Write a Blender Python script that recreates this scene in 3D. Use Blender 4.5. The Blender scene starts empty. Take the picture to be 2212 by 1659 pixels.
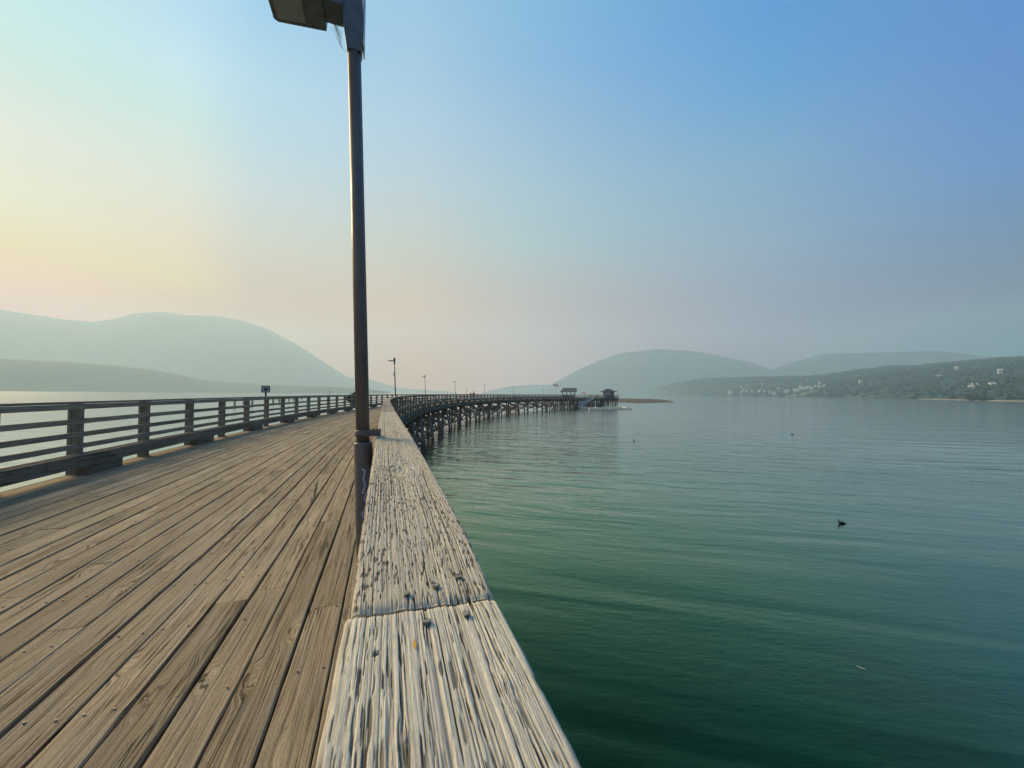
import bpy, math, random
import numpy as np
from mathutils import Vector, Matrix
from mathutils.bvhtree import BVHTree
random.seed(7)
rng = np.random.default_rng(11)
S = bpy.context.scene
COL = S.collection
R = math.radians

# ------------------------------------------------------------------ camera
EYE, DECK, RAILTOP = 4.70, 3.29, 4.51
PITCH, ROLL, FOC = R(1.43), R(0.42), 831.0
CAM = Matrix.Translation((0, 0, EYE)) @ Matrix.Rotation(R(90) + PITCH, 4, 'X') @ Matrix.Rotation(ROLL, 4, 'Z')
cd = bpy.data.cameras.new('camera'); cam = bpy.data.objects.new('camera', cd); COL.objects.link(cam)
cam.matrix_world = CAM
cd.sensor_width = 36; cd.lens = 36 * FOC / 2212; cd.clip_start = 0.02; cd.clip_end = 60000
S.camera = cam

def ray(px, py):
    v = CAM.to_3x3() @ Vector(((px - 1106) / FOC, (829.5 - py) / FOC, -1))
    return v / v.y                      # y component 1
def at_z(px, py, z):
    d = ray(px, py); return Vector((0, 0, EYE)) + d * ((z - EYE) / d.z)
def at_d(px, py, D):
    return Vector((0, 0, EYE)) + ray(px, py) * D

# ------------------------------------------------------------------ node helpers
class NT:
    def __init__(s, name):
        s.m = bpy.data.materials.new(name); s.m.use_nodes = True
        s.t = s.m.node_tree; s.t.nodes.clear()
        s.out = s.t.nodes.new('ShaderNodeOutputMaterial')
    def n(s, typ, **kw):
        nd = s.t.nodes.new(typ)
        for k, v in kw.items(): setattr(nd, k, v)
        return nd
    def put(s, sock, v):
        if v is None: return
        if isinstance(v, bpy.types.NodeSocket): s.t.links.new(v, sock)
        else: sock.default_value = v
    def math(s, op, a, b=None, c=None, clamp=False):
        nd = s.n('ShaderNodeMath', operation=op); nd.use_clamp = clamp
        for i, v in enumerate((a, b, c)): s.put(nd.inputs[i], v)
        return nd.outputs[0]
    def vmath(s, op, a, b=None):
        nd = s.n('ShaderNodeVectorMath', operation=op)
        s.put(nd.inputs[0], a); s.put(nd.inputs[1], b)
        return nd.outputs['Value'] if op in ('LENGTH', 'DISTANCE', 'DOT_PRODUCT') else nd.outputs[0]
    def mix(s, f, a, b, mode='MIX'):
        nd = s.n('ShaderNodeMix', data_type='RGBA', blend_type=mode)
        s.put(nd.inputs[0], f)
        for i, v in ((6, a), (7, b)):
            s.put(nd.inputs[i], v if isinstance(v, bpy.types.NodeSocket) else (*v[:3], 1))
        return nd.outputs[2]
    def noise(s, vec, scale=1.0, detail=3.0, rough=0.5, dist=0.0):
        nd = s.n('ShaderNodeTexNoise'); s.put(nd.inputs['Vector'], vec)
        nd.inputs['Scale'].default_value = scale; nd.inputs['Detail'].default_value = detail
        nd.inputs['Roughness'].default_value = rough; nd.inputs['Distortion'].default_value = dist
        return nd.outputs[0]
    def vor(s, vec, scale=1.0):
        nd = s.n('ShaderNodeTexVoronoi'); s.put(nd.inputs['Vector'], vec)
        nd.inputs['Scale'].default_value = scale
        return nd.outputs['Distance']
    def ramp(s, f, stops, ease='LINEAR'):
        nd = s.n('ShaderNodeValToRGB'); s.put(nd.inputs[0], f); cr = nd.color_ramp; cr.interpolation = ease
        while len(cr.elements) < len(stops): cr.elements.new(0.5)
        for e, (p, c) in zip(cr.elements, stops):
            e.position = p; e.color = (c, c, c, 1) if isinstance(c, (int, float)) else (*c, 1)
        return nd.outputs[0]
    def bump(s, h, strength=0.5, dist=0.01, normal=None):
        nd = s.n('ShaderNodeBump'); s.put(nd.inputs['Height'], h)
        nd.inputs['Strength'].default_value = strength; nd.inputs['Distance'].default_value = dist
        s.put(nd.inputs['Normal'], normal); return nd.outputs[0]
    def attr(s, name):
        return s.n('ShaderNodeAttribute', attribute_name=name)
    def scale(s, vec, sx, sy, sz=1.0):
        nd = s.n('ShaderNodeMapping'); s.put(nd.inputs['Vector'], vec)
        nd.inputs['Scale'].default_value = (sx, sy, sz); return nd.outputs[0]
    def bsdf(s, color, rough=0.7, normal=None, metal=0.0, spec=0.3, ior=None):
        p = s.n('ShaderNodeBsdfPrincipled')
        s.put(p.inputs['Base Color'], color if isinstance(color, bpy.types.NodeSocket) else (*color, 1))
        s.put(p.inputs['Roughness'], rough); s.put(p.inputs['Normal'], normal)
        p.inputs['Metallic'].default_value = metal; p.inputs['Specular IOR Level'].default_value = spec
        if ior: p.inputs['IOR'].default_value = ior
        s.t.links.new(p.outputs[0], s.out.inputs[0]); return s.m

def wood(name, light, mid, dark, sizev=1.0, bumpd=0.004, knots=True, tintamt=0.35, gray=(0.2, 0.2, 0.19)):
    """weathered sawn timber; UV in metres, U across the grain, V along it"""
    t = NT(name)
    uv = t.n('ShaderNodeUVMap').outputs[0]
    tint = t.attr('tint').outputs['Fac']
    base = uv
    ph = 0.0
    sep = t.n('ShaderNodeSeparateXYZ'); t.put(sep.inputs[0], uv)
    if knots:
        kd = t.vor(t.scale(uv, 5.6, 1.7), 1.0)
        k = t.ramp(kd, [(0.0, 1.0), (0.12, 0.6), (0.34, 0.0)], 'EASE')
        kcore = t.ramp(kd, [(0.05, 1.0), (0.085, 0.0)])
        shift = t.math('MULTIPLY', k, 0.055)
        cx = t.n('ShaderNodeCombineXYZ'); t.put(cx.inputs[0], t.math('ADD', sep.outputs[0], shift)); t.put(cx.inputs[1], sep.outputs[1])
        base = cx.outputs[0]
    wob = t.noise(t.scale(base, 7, 1.3), 1.0, 2.0)
    cx2 = t.n('ShaderNodeCombineXYZ')
    sp2 = t.n('ShaderNodeSeparateXYZ'); t.put(sp2.inputs[0], base)
    t.put(cx2.inputs[0], t.math('ADD', sp2.outputs[0], t.math('MULTIPLY', wob, 0.03))); t.put(cx2.inputs[1], sp2.outputs[1])
    base = cx2.outputs[0]
    fine = t.noise(t.scale(base, 250 * sizev, 4 * sizev), 1.0, 4.0, 0.65)
    med = t.noise(t.scale(base, 100 * sizev, 1.3 * sizev), 1.0, 4.0, 0.6, 0.3)
    blot = t.noise(t.scale(uv, 9, 2.2), 1.0, 4.0, 0.6)
    big = t.noise(t.scale(uv, 1.6, 0.5), 1.0, 3.0, 0.5)
    g = t.math('ADD', t.math('MULTIPLY', fine, 0.45), t.math('MULTIPLY', med, 0.55))
    col = t.ramp(g, [(0.40, dark), (0.49, mid), (0.60, light)])
    col = t.mix(t.ramp(blot, [(0.42, 0.0), (0.7, 0.45)]), col, gray)
    col = t.mix(t.ramp(big, [(0.4, 0.0), (0.68, 0.5)]), col, tuple(c * 0.8 for c in mid))
    crack = t.ramp(t.noise(t.scale(base, 60 * sizev, 0.7 * sizev), 1.0, 2.0, 0.5), [(0.655, 0.0), (0.68, 1.0)])
    col = t.mix(t.math('MULTIPLY', crack, 0.75), col, tuple(c * 0.2 for c in dark))
    wl_ = t.noise(t.scale(base, 24 * sizev, 0.42 * sizev), 1.0, 3.0, 0.55)
    ck = t.math('MULTIPLY', t.ramp(t.math('ABSOLUTE', t.math('SUBTRACT', wl_, 0.5)), [(0.004, 1.0), (0.014, 0.0)]), t.ramp(t.noise(t.scale(uv, 5, 0.8), 1.0, 2.0), [(0.5, 0.0), (0.56, 1.0)]))
    col = t.mix(t.math('MULTIPLY', ck, 0.85), col, tuple(c * 0.15 for c in dark))
    spk = t.noise(t.scale(base, 700 * sizev, 60 * sizev), 1.0, 2.0, 0.6)
    col = t.mix(t.ramp(spk, [(0.30, 0.55), (0.46, 0.0)]), col, tuple(c * 0.5 for c in dark))
    col = t.mix(t.ramp(spk, [(0.58, 0.0), (0.72, 0.35)]), col, tuple(min(1, c * 1.3) for c in light))
    if knots:
        col = t.mix(t.math('MULTIPLY', kcore, 0.7), col, tuple(c * 0.45 for c in dark))
    tv = t.math('ADD', 1.0 - tintamt / 2, t.math('MULTIPLY', tint, tintamt))
    cc = t.n('ShaderNodeCombineColor'); [t.put(cc.inputs[i], tv) for i in range(3)]
    col = t.mix(1.0, col, cc.outputs[0], 'MULTIPLY')
    h = t.math('SUBTRACT', t.math('ADD', g, t.math('MULTIPLY', spk, 0.35)), t.math('ADD', t.math('MULTIPLY', crack, 0.8), t.math('MULTIPLY', ck, 1.2)))
    nrm = t.bump(h, 0.9, bumpd)
    return t.bsdf(col, 0.82, nrm, spec=0.18)

M = {}
M['deck'] = wood('deck_boards', (0.44, 0.345, 0.22), (0.29, 0.222, 0.142), (0.095, 0.072, 0.047), 0.85, 0.011, tintamt=0.36, gray=(0.30, 0.28, 0.23))
M['rail'] = wood('rail_timber', (0.33, 0.30, 0.22), (0.23, 0.208, 0.152), (0.105, 0.094, 0.07), 0.8, 0.004)
M['caprail'] = wood('handrail_timber', (0.46, 0.40, 0.31), (0.33, 0.29, 0.225), (0.16, 0.14, 0.11), 0.9, 0.006, gray=(0.34, 0.33, 0.29))
M['darkwood'] = wood('dark_splinters', (0.09, 0.06, 0.035), (0.055, 0.038, 0.024), (0.025, 0.018, 0.012), 1.0, 0.004)
M['curb'] = wood('curb_timber', (0.21, 0.18, 0.128), (0.14, 0.12, 0.086), (0.055, 0.046, 0.035), 0.6, 0.005)
M['outer'] = wood('treated_timber', (0.13, 0.13, 0.09), (0.078, 0.08, 0.056), (0.03, 0.034, 0.03), 0.6, 0.005)
M['pile'] = wood('pile_timber', (0.36, 0.26, 0.18), (0.23, 0.168, 0.118), (0.04, 0.034, 0.028), 0.35, 0.012, knots=False)
M['drywood'] = wood('pale_float_timber', (0.88, 0.82, 0.68), (0.80, 0.74, 0.60), (0.5, 0.45, 0.36), 0.5, 0.004)

def plain(name, c, rough=0.6, metal=0.0, spec=0.3, ns=8.0, amt=0.25, bump=0.0):
    t = NT(name)
    pos = t.n('ShaderNodeTexCoord').outputs['Object']
    f = t.noise(pos, ns, 5.0, 0.65)
    a = tuple(min(1, x * (1 + amt)) for x in c); b = tuple(x * (1 - amt) for x in c)
    col = t.ramp(f, [(0.3, b), (0.7, a)])
    nrm = t.bump(f, 0.3, bump) if bump else None
    return t.bsdf(col, rough, nrm, metal, spec)
M['galv'] = plain('grey_metal', (0.5, 0.51, 0.50), 0.55, 0.2)
M['nail'] = plain('nail_steel', (0.22, 0.20, 0.16), 0.6, 0.1, 0.4, 300, 0.35, 0.0005)
M['head'] = plain('lamp_head_paint', (0.085, 0.115, 0.135), 0.5, 0.0, 0.4, 30, 0.25)
M['glass'] = plain('lamp_lens', (0.24, 0.26, 0.28), 0.3, 0, 0.5, 20, 0.2)
M['white'] = plain('white_paint', (0.72, 0.72, 0.70), 0.5)
M['scrawl'] = plain('pale_marker', (0.36, 0.35, 0.42), 0.6, 0, 0.3, 60, 0.3)
M['black'] = plain('black_paint', (0.02, 0.02, 0.022), 0.5)
M['planter'] = plain('planter_tub', (0.035, 0.038, 0.042), 0.6, 0, 0.3, 12, 0.4)
M['shingle'] = plain('roof_shingle', (0.12, 0.125, 0.11), 0.85, 0, 0.2, 14, 0.35, 0.01)
M['shingle_blue'] = plain('blue_grey_roofing', (0.06, 0.072, 0.09), 0.8, 0, 0.2, 14, 0.35, 0.01)
M['hutwall'] = plain('blue_painted_boards', (0.10, 0.135, 0.24), 0.7, 0, 0.3, 6, 0.35)
M['hutpanel'] = plain('pale_blue_panel', (0.34, 0.38, 0.50), 0.6, 0, 0.3, 3, 0.45)
M['red'] = plain('red_cloth', (0.42, 0.10, 0.13), 0.8)
M['orange'] = plain('orange_hull', (0.55, 0.16, 0.05), 0.4)
M['navy'] = plain('navy_hull', (0.03, 0.045, 0.10), 0.35)
M['skin'] = plain('skin', (0.42, 0.26, 0.19), 0.6)
M['hair'] = plain('dark_hair', (0.02, 0.016, 0.014), 0.7)
M['shirt_blue'] = plain('blue_grey_shirt', (0.20, 0.24, 0.31), 0.85)
M['shirt_pink'] = plain('dusky_shirt', (0.30, 0.20, 0.19), 0.85)
M['dark_cloth'] = plain('dark_cloth', (0.05, 0.05, 0.06), 0.9)
M['feather_dark'] = plain('dark_plumage', (0.018, 0.02, 0.018), 0.7, 0, 0.3, 40, 0.4)
M['feather_pale'] = plain('pale_plumage', (0.55, 0.54, 0.5), 0.8, 0, 0.2, 40, 0.1)
M['feather_grey'] = plain('grey_plumage', (0.12, 0.13, 0.14), 0.8, 0, 0.2, 40, 0.3)
M['web'] = plain('dusty_web', (0.30, 0.31, 0.31), 0.9)
M['sign_face'] = plain('sign_face', (0.30, 0.33, 0.37), 0.5, 0, 0.3, 30, 0.1)
M['sign_dark'] = plain('sign_picture', (0.035, 0.04, 0.05), 0.5)
M['house'] = plain('house_siding', (0.42, 0.42, 0.40), 0.7)
M['house_roof'] = plain('house_roofing', (0.42, 0.42, 0.42), 0.7)
M['chip'] = plain('yellow_paint_fleck', (0.55, 0.27, 0.03), 0.6)

def rusty_metal():
    t = NT('brown_pole_paint')
    pos = t.n('ShaderNodeTexCoord').outputs['Object']
    f = t.noise(t.scale(pos, 22, 22, 6), 1.0, 8.0, 0.75)
    g = t.noise(pos, 160.0, 3.0, 0.6)
    col = t.ramp(f, [(0.3, (0.085, 0.074, 0.070)), (0.55, (0.12, 0.104, 0.096)), (0.75, (0.17, 0.13, 0.105))])
    col = t.mix(t.ramp(g, [(0.62, 0.0), (0.72, 0.5)]), col, (0.10, 0.085, 0.075))
    return t.bsdf(col, t.ramp(f, [(0.3, 0.38), (0.7, 0.62)]), t.bump(g, 0.25, 0.0008), 0.15, 0.45)
M['pole'] = rusty_metal()

def leafmat(name, a, b):
    t = NT(name)
    pos = t.n('ShaderNodeTexCoord').outputs['Object']
    f = t.noise(pos, 5.0, 4.0, 0.7)
    return t.bsdf(t.ramp(f, [(0.35, a), (0.65, b)]), 0.75, None, 0, 0.25)
M['leaf'] = leafmat('bush_leaves', (0.025, 0.045, 0.018), (0.06, 0.095, 0.035))
M['stem'] = plain('bush_stems', (0.06, 0.045, 0.03), 0.8)

# ------------------------------------------------------------------ mesh builder
class MB:
    def __init__(s): s.v = []; s.f = []; s.uv = []; s.t = []; s.sm = []
    def quadface(s, idx, uvs, tint=0.5, smooth=False):
        s.f.append(idx); s.uv.extend(uvs); s.t.extend([tint] * len(idx)); s.sm.append(smooth)
    def prism(s, A, B, tint=0.5, v0=0.0, v1=1.0, u0=0.0, smooth=False, caps=True):
        """A, B: matching rings of points; grain runs from A to B"""
        n = len(A); b = len(s.v); s.v += [tuple(p) for p in A] + [tuple(p) for p in B]
        per = [0.0]
        for i in range(n): per.append(per[-1] + (Vector(A[i]) - Vector(A[(i + 1) % n])).length)
        for i in range(n):
            j = (i + 1) % n
            s.quadface([b + i, b + j, b + n + j, b + n + i],
                       [(u0 + per[i], v0), (u0 + per[i + 1], v0), (u0 + per[i + 1], v1), (u0 + per[i], v1)], tint, smooth)
        if caps:
            s.quadface([b + i for i in reversed(range(n))], [(u0 + A[i][0], v0 + A[i][1]) for i in reversed(range(n))], tint)
            s.quadface([b + n + i for i in range(n)], [(u0 + B[i][0], v1 + B[i][1]) for i in range(n)], tint)
    def box(s, lo, hi, M4=None, axis=2, tint=0.5, u0=None):
        u0 = random.random() * 30 if u0 is None else u0
        x0, y0, z0 = lo; x1, y1, z1 = hi
        if axis == 2: A = [(x0, y0, z0), (x1, y0, z0), (x1, y1, z0), (x0, y1, z0)]; B = [(p[0], p[1], z1) for p in A]; L = z1 - z0
        elif axis == 1: A = [(x0, y0, z0), (x0, y0, z1), (x1, y0, z1), (x1, y0, z0)]; B = [(p[0], y1, p[2]) for p in A]; L = y1 - y0
        else: A = [(x0, y0, z0), (x0, y1, z0), (x0, y1, z1), (x0, y0, z1)]; B = [(x1, p[1], p[2]) for p in A]; L = x1 - x0
        if M4 is not None: A = [M4 @ Vector(p) for p in A]; B = [M4 @ Vector(p) for p in B]
        s.prism(A, B, tint, u0, u0 + L, u0)
    def tube(s, pts, rad, n=10, tint=0.5, smooth=True, squash=1.0, up=(0, 0, 1), u0=0.0):
        """tapered tube through pts; rad: list of radii (or (rx, ry))"""
        pts = [Vector(p) for p in pts]; rings = []
        for i, p in enumerate(pts):
            d = (pts[min(i + 1, len(pts) - 1)] - pts[max(i - 1, 0)]).normalized()
            a = d.cross(Vector(up))
            if a.length < 1e-3: a = d.cross(Vector((1, 0, 0)))
            a.normalize(); c = a.cross(d).normalized()
            r = rad[i] if isinstance(rad, (list, tuple)) else rad
            rx, ry = r if isinstance(r, (list, tuple)) else (r, r * squash)
            rings.append([p + a * math.cos(q) * rx + c * math.sin(q) * ry for q in [2 * math.pi * k / n for k in range(n)]])
        b = len(s.v)
        for rg in rings: s.v += [tuple(p) for p in rg]
        v = u0
        for i in range(len(pts) - 1):
            L = (pts[i + 1] - pts[i]).length
            for k in range(n):
                j = (k + 1) % n; w = 0.1 * 6 / n
                s.quadface([b + i * n + k, b + i * n + j, b + (i + 1) * n + j, b + (i + 1) * n + k],
                           [(u0 + k * w, v), (u0 + k * w + w, v), (u0 + k * w + w, v + L), (u0 + k * w, v + L)], tint, smooth)
            v += L
        s.quadface([b + k for k in reversed(range(n))], [(0, 0)] * n, tint)
        e = b + (len(pts) - 1) * n
        s.quadface([e + k for k in range(n)], [(0, 0)] * n, tint)
    def build(s, name, mat, parent=None, loc=None):
        me = bpy.data.meshes.new(name)
        me.from_pydata(s.v, [], s.f)
        uvl = me.uv_layers.new(name='UVMap')
        uvl.data.foreach_set('uv', np.array(s.uv, dtype=np.float32).ravel())
        at = me.attributes.new('tint', 'FLOAT', 'CORNER'); at.data.foreach_set('value', np.array(s.t, dtype=np.float32))
        me.polygons.foreach_set('use_smooth', s.sm)
        me.materials.append(mat); me.update()
        o = bpy.data.objects.new(name, me); COL.objects.link(o)
        if parent is not None: o.parent = parent
        if loc is not None: o.location = loc
        return o

def tag(o, label=None, cat=None, group=None, kind=None):
    if label: o['label'] = label
    if cat: o['category'] = cat
    if group: o['group'] = group
    if kind: o['kind'] = kind
    return o
def thing(name, label, cat, loc=(0, 0, 0), rz=0.0, group=None):
    o = bpy.data.objects.new(name, None); COL.objects.link(o)
    o.location = loc; o.rotation_euler = (0, 0, rz); o.empty_display_size = 0.2
    return tag(o, label, cat, group)
def copy_part(o, parent, loc=None, rz=None):
    c = o.copy(); COL.objects.link(c); c.parent = parent
    if loc is not None: c.location = loc
    if rz is not None: c.rotation_euler = (0, 0, rz)
    return c
def copy_tree(o, loc, rz, label=None):
    r = o.copy(); COL.objects.link(r); r.location = loc; r.rotation_euler = (0, 0, rz)
    if label: r['label'] = label
    for ch in list(o.children):
        c = ch.copy(); COL.objects.link(c); c.parent = r
        for g in list(ch.children):
            d = g.copy(); COL.objects.link(d); d.parent = c
    return r

# ------------------------------------------------------------------ pier path (arc)
TH0 = R(-18.2); S1 = 8.3; KAP = R(0.46)
B0 = Vector((0.032, 0.005))
_ss = np.arange(-30, 260, 0.05)
_th = np.where(_ss < S1, TH0, TH0 + KAP * (_ss - S1))
i0 = int(np.argmin(abs(_ss)))
_x = np.cumsum(np.sin(_th)) * 0.05; _y = np.cumsum(np.cos(_th)) * 0.05
_x += B0.x - _x[i0]; _y += B0.y - _y[i0]
def head(s): return TH0 if s < S1 else TH0 + KAP * (s - S1)
def P(s, off=0.0, z=0.0):
    x = float(np.interp(s, _ss, _x)); y = float(np.interp(s, _ss, _y)); h = head(s)
    return Vector((x + off * math.cos(h), y - off * math.sin(h), z))
def frame(s, off=0.0, z=0.0):
    """local x = right of travel, y = along pier"""
    return Matrix.Translation(P(s, off, z)) @ Matrix.Rotation(-head(s), 4, 'Z')
SEND = 100.0
for q in np.arange(80, 240, 0.1):
    p = P(q)
    if 1106 + FOC * p.x / p.y > 1337: SEND = float(q); break
S0 = -6.0
W = 5.05
print('pier end s', SEND, P(SEND))

def sweep(mb, s0, s1, off0, off1, z0, z1, step=1.0, tint=0.5, u0=None, jig=0.0):
    u0 = random.random() * 40 if u0 is None else u0
    n = max(1, int(math.ceil((s1 - s0) / step)))
    for i in range(n):
        a = s0 + (s1 - s0) * i / n; b = s0 + (s1 - s0) * (i + 1) / n
        A = [P(a, off0, z1), P(a, off1, z1), P(a, off1, z0), P(a, off0, z0)]
        B = [P(b, off0, z1), P(b, off1, z1), P(b, off1, z0), P(b, off0, z0)]
        mb.prism(A, B, tint, u0 + a, u0 + b, u0, caps=(n == 1 or i in (0, n - 1)))

# ------------------------------------------------------------------ pier
HEAD0 = SEND - 26.0            # wider wharf head starts here
HEADW = -15.0
pier = thing('pier', 'long curving timber pier deck on piles reaching out over the lake', 'pier')
mb = MB()
pitch = 0.206
nb = int(round((W - 0.15) / pitch)); pitch = (W - 0.15) / nb
for k in range(nb):
    o1 = -0.075 - k * pitch; s = S0 + random.uniform(-4, 0)
    while s < SEND:
        L = random.choice((3.66, 4.27, 4.88)); e = min(s + L, SEND)
        a0, a1 = max(s, S0), e - random.uniform(0.002, 0.007)
        if a1 > a0 + 0.1:
            near = a0 < 14
            st = 0.12 if near else (0.6 if a0 < 40 else 1.6)
            n = max(2, int((a1 - a0) / st)); tint = random.random(); u0 = random.random() * 60
            gl, gr = random.uniform(0.003, 0.0095), random.uniform(0.003, 0.0095)
            zt = DECK + random.uniform(-0.004, 0.004); ph = random.random() * 9; cup = random.uniform(-0.003, 0.004)
            rows = []
            for i in range(n + 1):
                q = a0 + (a1 - a0) * i / n
                wl = gl + 0.0018 * math.sin(q * 2.3 + ph) + (random.uniform(-0.0016, 0.0016) if near else 0)
                wr = gr + 0.0018 * math.sin(q * 1.7 + ph * 2) + (random.uniform(-0.0016, 0.0016) if near else 0)
                oo = o1 - wr; oi = o1 - pitch + wl; c = 0.006
                prof = [(oo, -0.045), (oo, -0.007), (oo - c, 0.0), ((oo + oi) / 2, cup), (oi + c, 0.0), (oi, -0.007), (oi, -0.045)]
                rows.append([(P(q, po, zt + pz), po, q) for po, pz in prof])
            b = len(mb.v)
            for r_ in rows: mb.v += [tuple(p[0]) for p in r_]
            for i in range(n):
                for j in range(6):
                    ids = [b + i * 7 + j, b + i * 7 + j + 1, b + (i + 1) * 7 + j + 1, b + (i + 1) * 7 + j]
                    uvq = []
                    for (ii, jj) in ((i, j), (i, j + 1), (i + 1, j + 1), (i + 1, j)):
                        _, po, q = rows[ii][jj]; uvq.append((po + u0 + (0.03 if jj in (0, 6) else 0), q + u0))
                    mb.quadface(ids[::-1], uvq[::-1], tint)
            for i in (0, n):
                ids = [b + i * 7 + j for j in range(7)]
                mb.quadface(ids if i else ids[::-1], [(u0, 0)] * 7, tint)
        s += L
mb.build('deck', M['deck'], pier)
# nails of the deck, rows over every joist
mb = MB()
for j in range(int(12 / 0.61)):
    s = 1.0 + j * 0.61
    for k in range(nb):
        for f in (0.22, 0.78):
            if random.random() < 0.12: continue
            c = P(s + random.uniform(-0.02, 0.02), -0.075 - (k + f) * pitch + random.uniform(-0.012, 0.012), DECK + 0.004)
            r = 0.0055
            mb.tube([c - Vector((0, 0, 0.004)), c + Vector((0, 0, 0.0015))], [r, r], 8, random.random())
tag(mb.build('deck_nails', M['nail'], pier), kind='stuff')
g0 = at_z(672, 1090, DECK + 0.001); g1 = at_z(684, 1048, DECK + 0.001); mb = MB()
for i in range(16):
    a = g0.lerp(g1, i / 16) + Vector((random.uniform(-.02, .02), 0, 0)); b = a + (g1 - g0) * random.uniform(0.1, 0.22)
    w_ = Vector((random.uniform(.003, .011), 0, 0)); mb.prism([a - w_, a + w_, a + w_ + Vector((0, 0, .0035)), a - w_ + Vector((0, 0, .0035))], [b - w_ * .3, b + w_ * .3, b + w_ * .3 + Vector((0, 0, .0035)), b - w_ * .3 + Vector((0, 0, .0035))])
mb.build('splintered_patch', M['darkwood'], pier)
# head platform (wider end)
mb = MB()
k = 0
o = -W - 0.1
while o > HEADW:
    sweep(mb, HEAD0, SEND, o - 0.19, o, DECK - 0.05, DECK, 3.0, random.random()); o -= 0.2
mb.build('wharf_head_deck', M['deck'], pier)
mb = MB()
sweep(mb, S0, SEND, -W + 0.09, -0.09, DECK - 0.22, DECK - 0.06, 1.0, 0.2)  # solid slab added under the boards so the gaps look dark
for off in (-0.5, -1.8, -3.2, -4.5):
    sweep(mb, S0, SEND, off - 0.1, off + 0.1, DECK - 0.52, DECK - 0.225, 1.5, 0.3)
sweep(mb, HEAD0, SEND, HEADW, -W - 0.1, DECK - 0.4, DECK - 0.06, 2.0, 0.2)
mb.build('shade_slab_and_stringers', M['outer'], pier)
mb = MB(); sweep(mb, S0, SEND + 0.1, -0.07, -0.032, DECK - 0.44, DECK - 0.003, 1.0, 0.6); mb.build('fascia', M['outer'], pier)
mb = MB(); sweep(mb, S0, HEAD0, -W - 0.02, -W + 0.07, DECK - 0.44, DECK - 0.003, 1.0, 0.6); mb.build('fascia', M['outer'], pier)
mb = MB(); mb.tube([P(q, 0.12, DECK - 0.47) for q in np.arange(S0, SEND, 1.5)], 0.045, 8, 0.5); mb.build('conduit', M['outer'], pier)
# curb timbers and blocks
PS0, PSP = 8.58 - 1.85 * 6, 1.85       # first post, spacing
def curb(side, sa, sb):
    mb = MB()
    oc0, oc1 = (-W + 0.12, -W + 0.33) if side < 0 else (-0.33, -0.12)
    s = sa
    while s < sb:
        e = min(s + 5.5, sb)
        sweep(mb, s, e - 0.006, oc0, oc1, DECK + 0.155, DECK + 0.355, 1.2, random.random()); s = e
    mb.build('curb_rail', M['curb'], pier)
    k = int((sa - PS0) / (2 * PSP)) + 1
    while PS0 + 2 * PSP * k + 0.6 < sb:
        c = PS0 + 2 * PSP * k + 0.22
        mb = MB(); sweep(mb, c - 0.42, c + 0.42, oc0 + 0.02, oc1 - 0.02, DECK + 0.004, DECK + 0.153, 1.0, random.random()); k += 1
        mb.build('curb_block', M['curb'], pier)
curb(-1, 0.0, HEAD0); curb(1, 12.0, SEND - 0.5)

# bents: piles, pile caps and braces
bents = list(np.arange(11.5, HEAD0 - 1, 5.8))
piles = []; braces = []
for s in bents:
    F = frame(s)
    capm = MB(); capm.box((-W - 0.15, -0.16, DECK - 0.86), (0.2, 0.16, DECK - 0.53), F, 0); capm.build('pile_cap', M['outer'], pier)
    offs = [(0.02, 0.75), (-0.5, 0.0), (-2.4, 0.08), (-W, -0.75)]
    for off, bat in offs:
        piles.append((F, off, bat, 0.152 + random.uniform(-0.015, 0.02)))
    for (xa, za, xb, zb, yy) in ((-2.6, 2.35, 1.05, 1.08, 0.22), (1.05, 1.0, -0.7, 0.2, 0.31), (0.1, 2.35, -W + 0.6, 0.7, 0.4), (-W - 0.1, 2.35, -0.6, 0.7, -0.24)):
        braces.append((F, (xa, yy, za), (xb, yy, zb)))
    # longitudinal sway brace on the outer row
    braces.append((F, (-2.2, 0.2, 2.35), (-2.2, 5.6, 0.7))); braces.append((F, (0.15, 0.2, 2.2), (-1.9, 0.2, 0.5)))
    braces.append((F, (0.28, 0.1, 2.4), (0.5, 2.7, 0.95)))
    braces.append((F, (0.28, -0.1, 2.4), (0.5, -2.7, 0.95)))
for s in np.arange(HEAD0, SEND + 0.5, 2.1):
    s = min(s, SEND - 0.3)
    F = frame(s)
    capm = MB(); capm.box((HEADW, -0.16, DECK - 0.86), (0.1, 0.16, DECK - 0.53), F, 0); capm.build('pile_cap', M['outer'], pier)
    for off in (-0.1, -2.6, -5.1, -7.6, -10.1, -12.6, -14.6):
        piles.append((F, off, 0.0, 0.15))
def pile_geo(mb, F, off, bat, r):
    top = F @ Vector((off, 0, DECK - 0.86)); mid = F @ Vector((off + bat * 0.45 + random.uniform(-.05, .05), random.uniform(-.05, .05), 1.1)); bot = F @ Vector((off + bat, 0, -1.6))
    mb.tube([top, mid, bot], [r * 0.95, r, r * 1.08], 10, random.random(), u0=random.random() * 30)
def vis_key(F, off):
    p = F @ Vector((off, 0, 1)); return math.hypot(p.x, p.y) - (4 if off > -0.5 else 0)
for s in np.arange(HEAD0 + 1, SEND + 0.3, 1.05): piles.append((frame(min(s, SEND - 0.25)), -0.75 - random.uniform(0, .5), 0.0, 0.13))
for off in np.arange(-1.6, HEADW, -1.15): piles.append((frame(SEND - 0.3), off, 0.0, 0.13)); piles.append((frame(SEND - 5), off, 0.0, 0.13)); piles.append((frame(HEAD0 + 8), off, 0.0, 0.13))
piles.sort(key=lambda t: vis_key(t[0], t[1]))
rest = MB()
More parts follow.
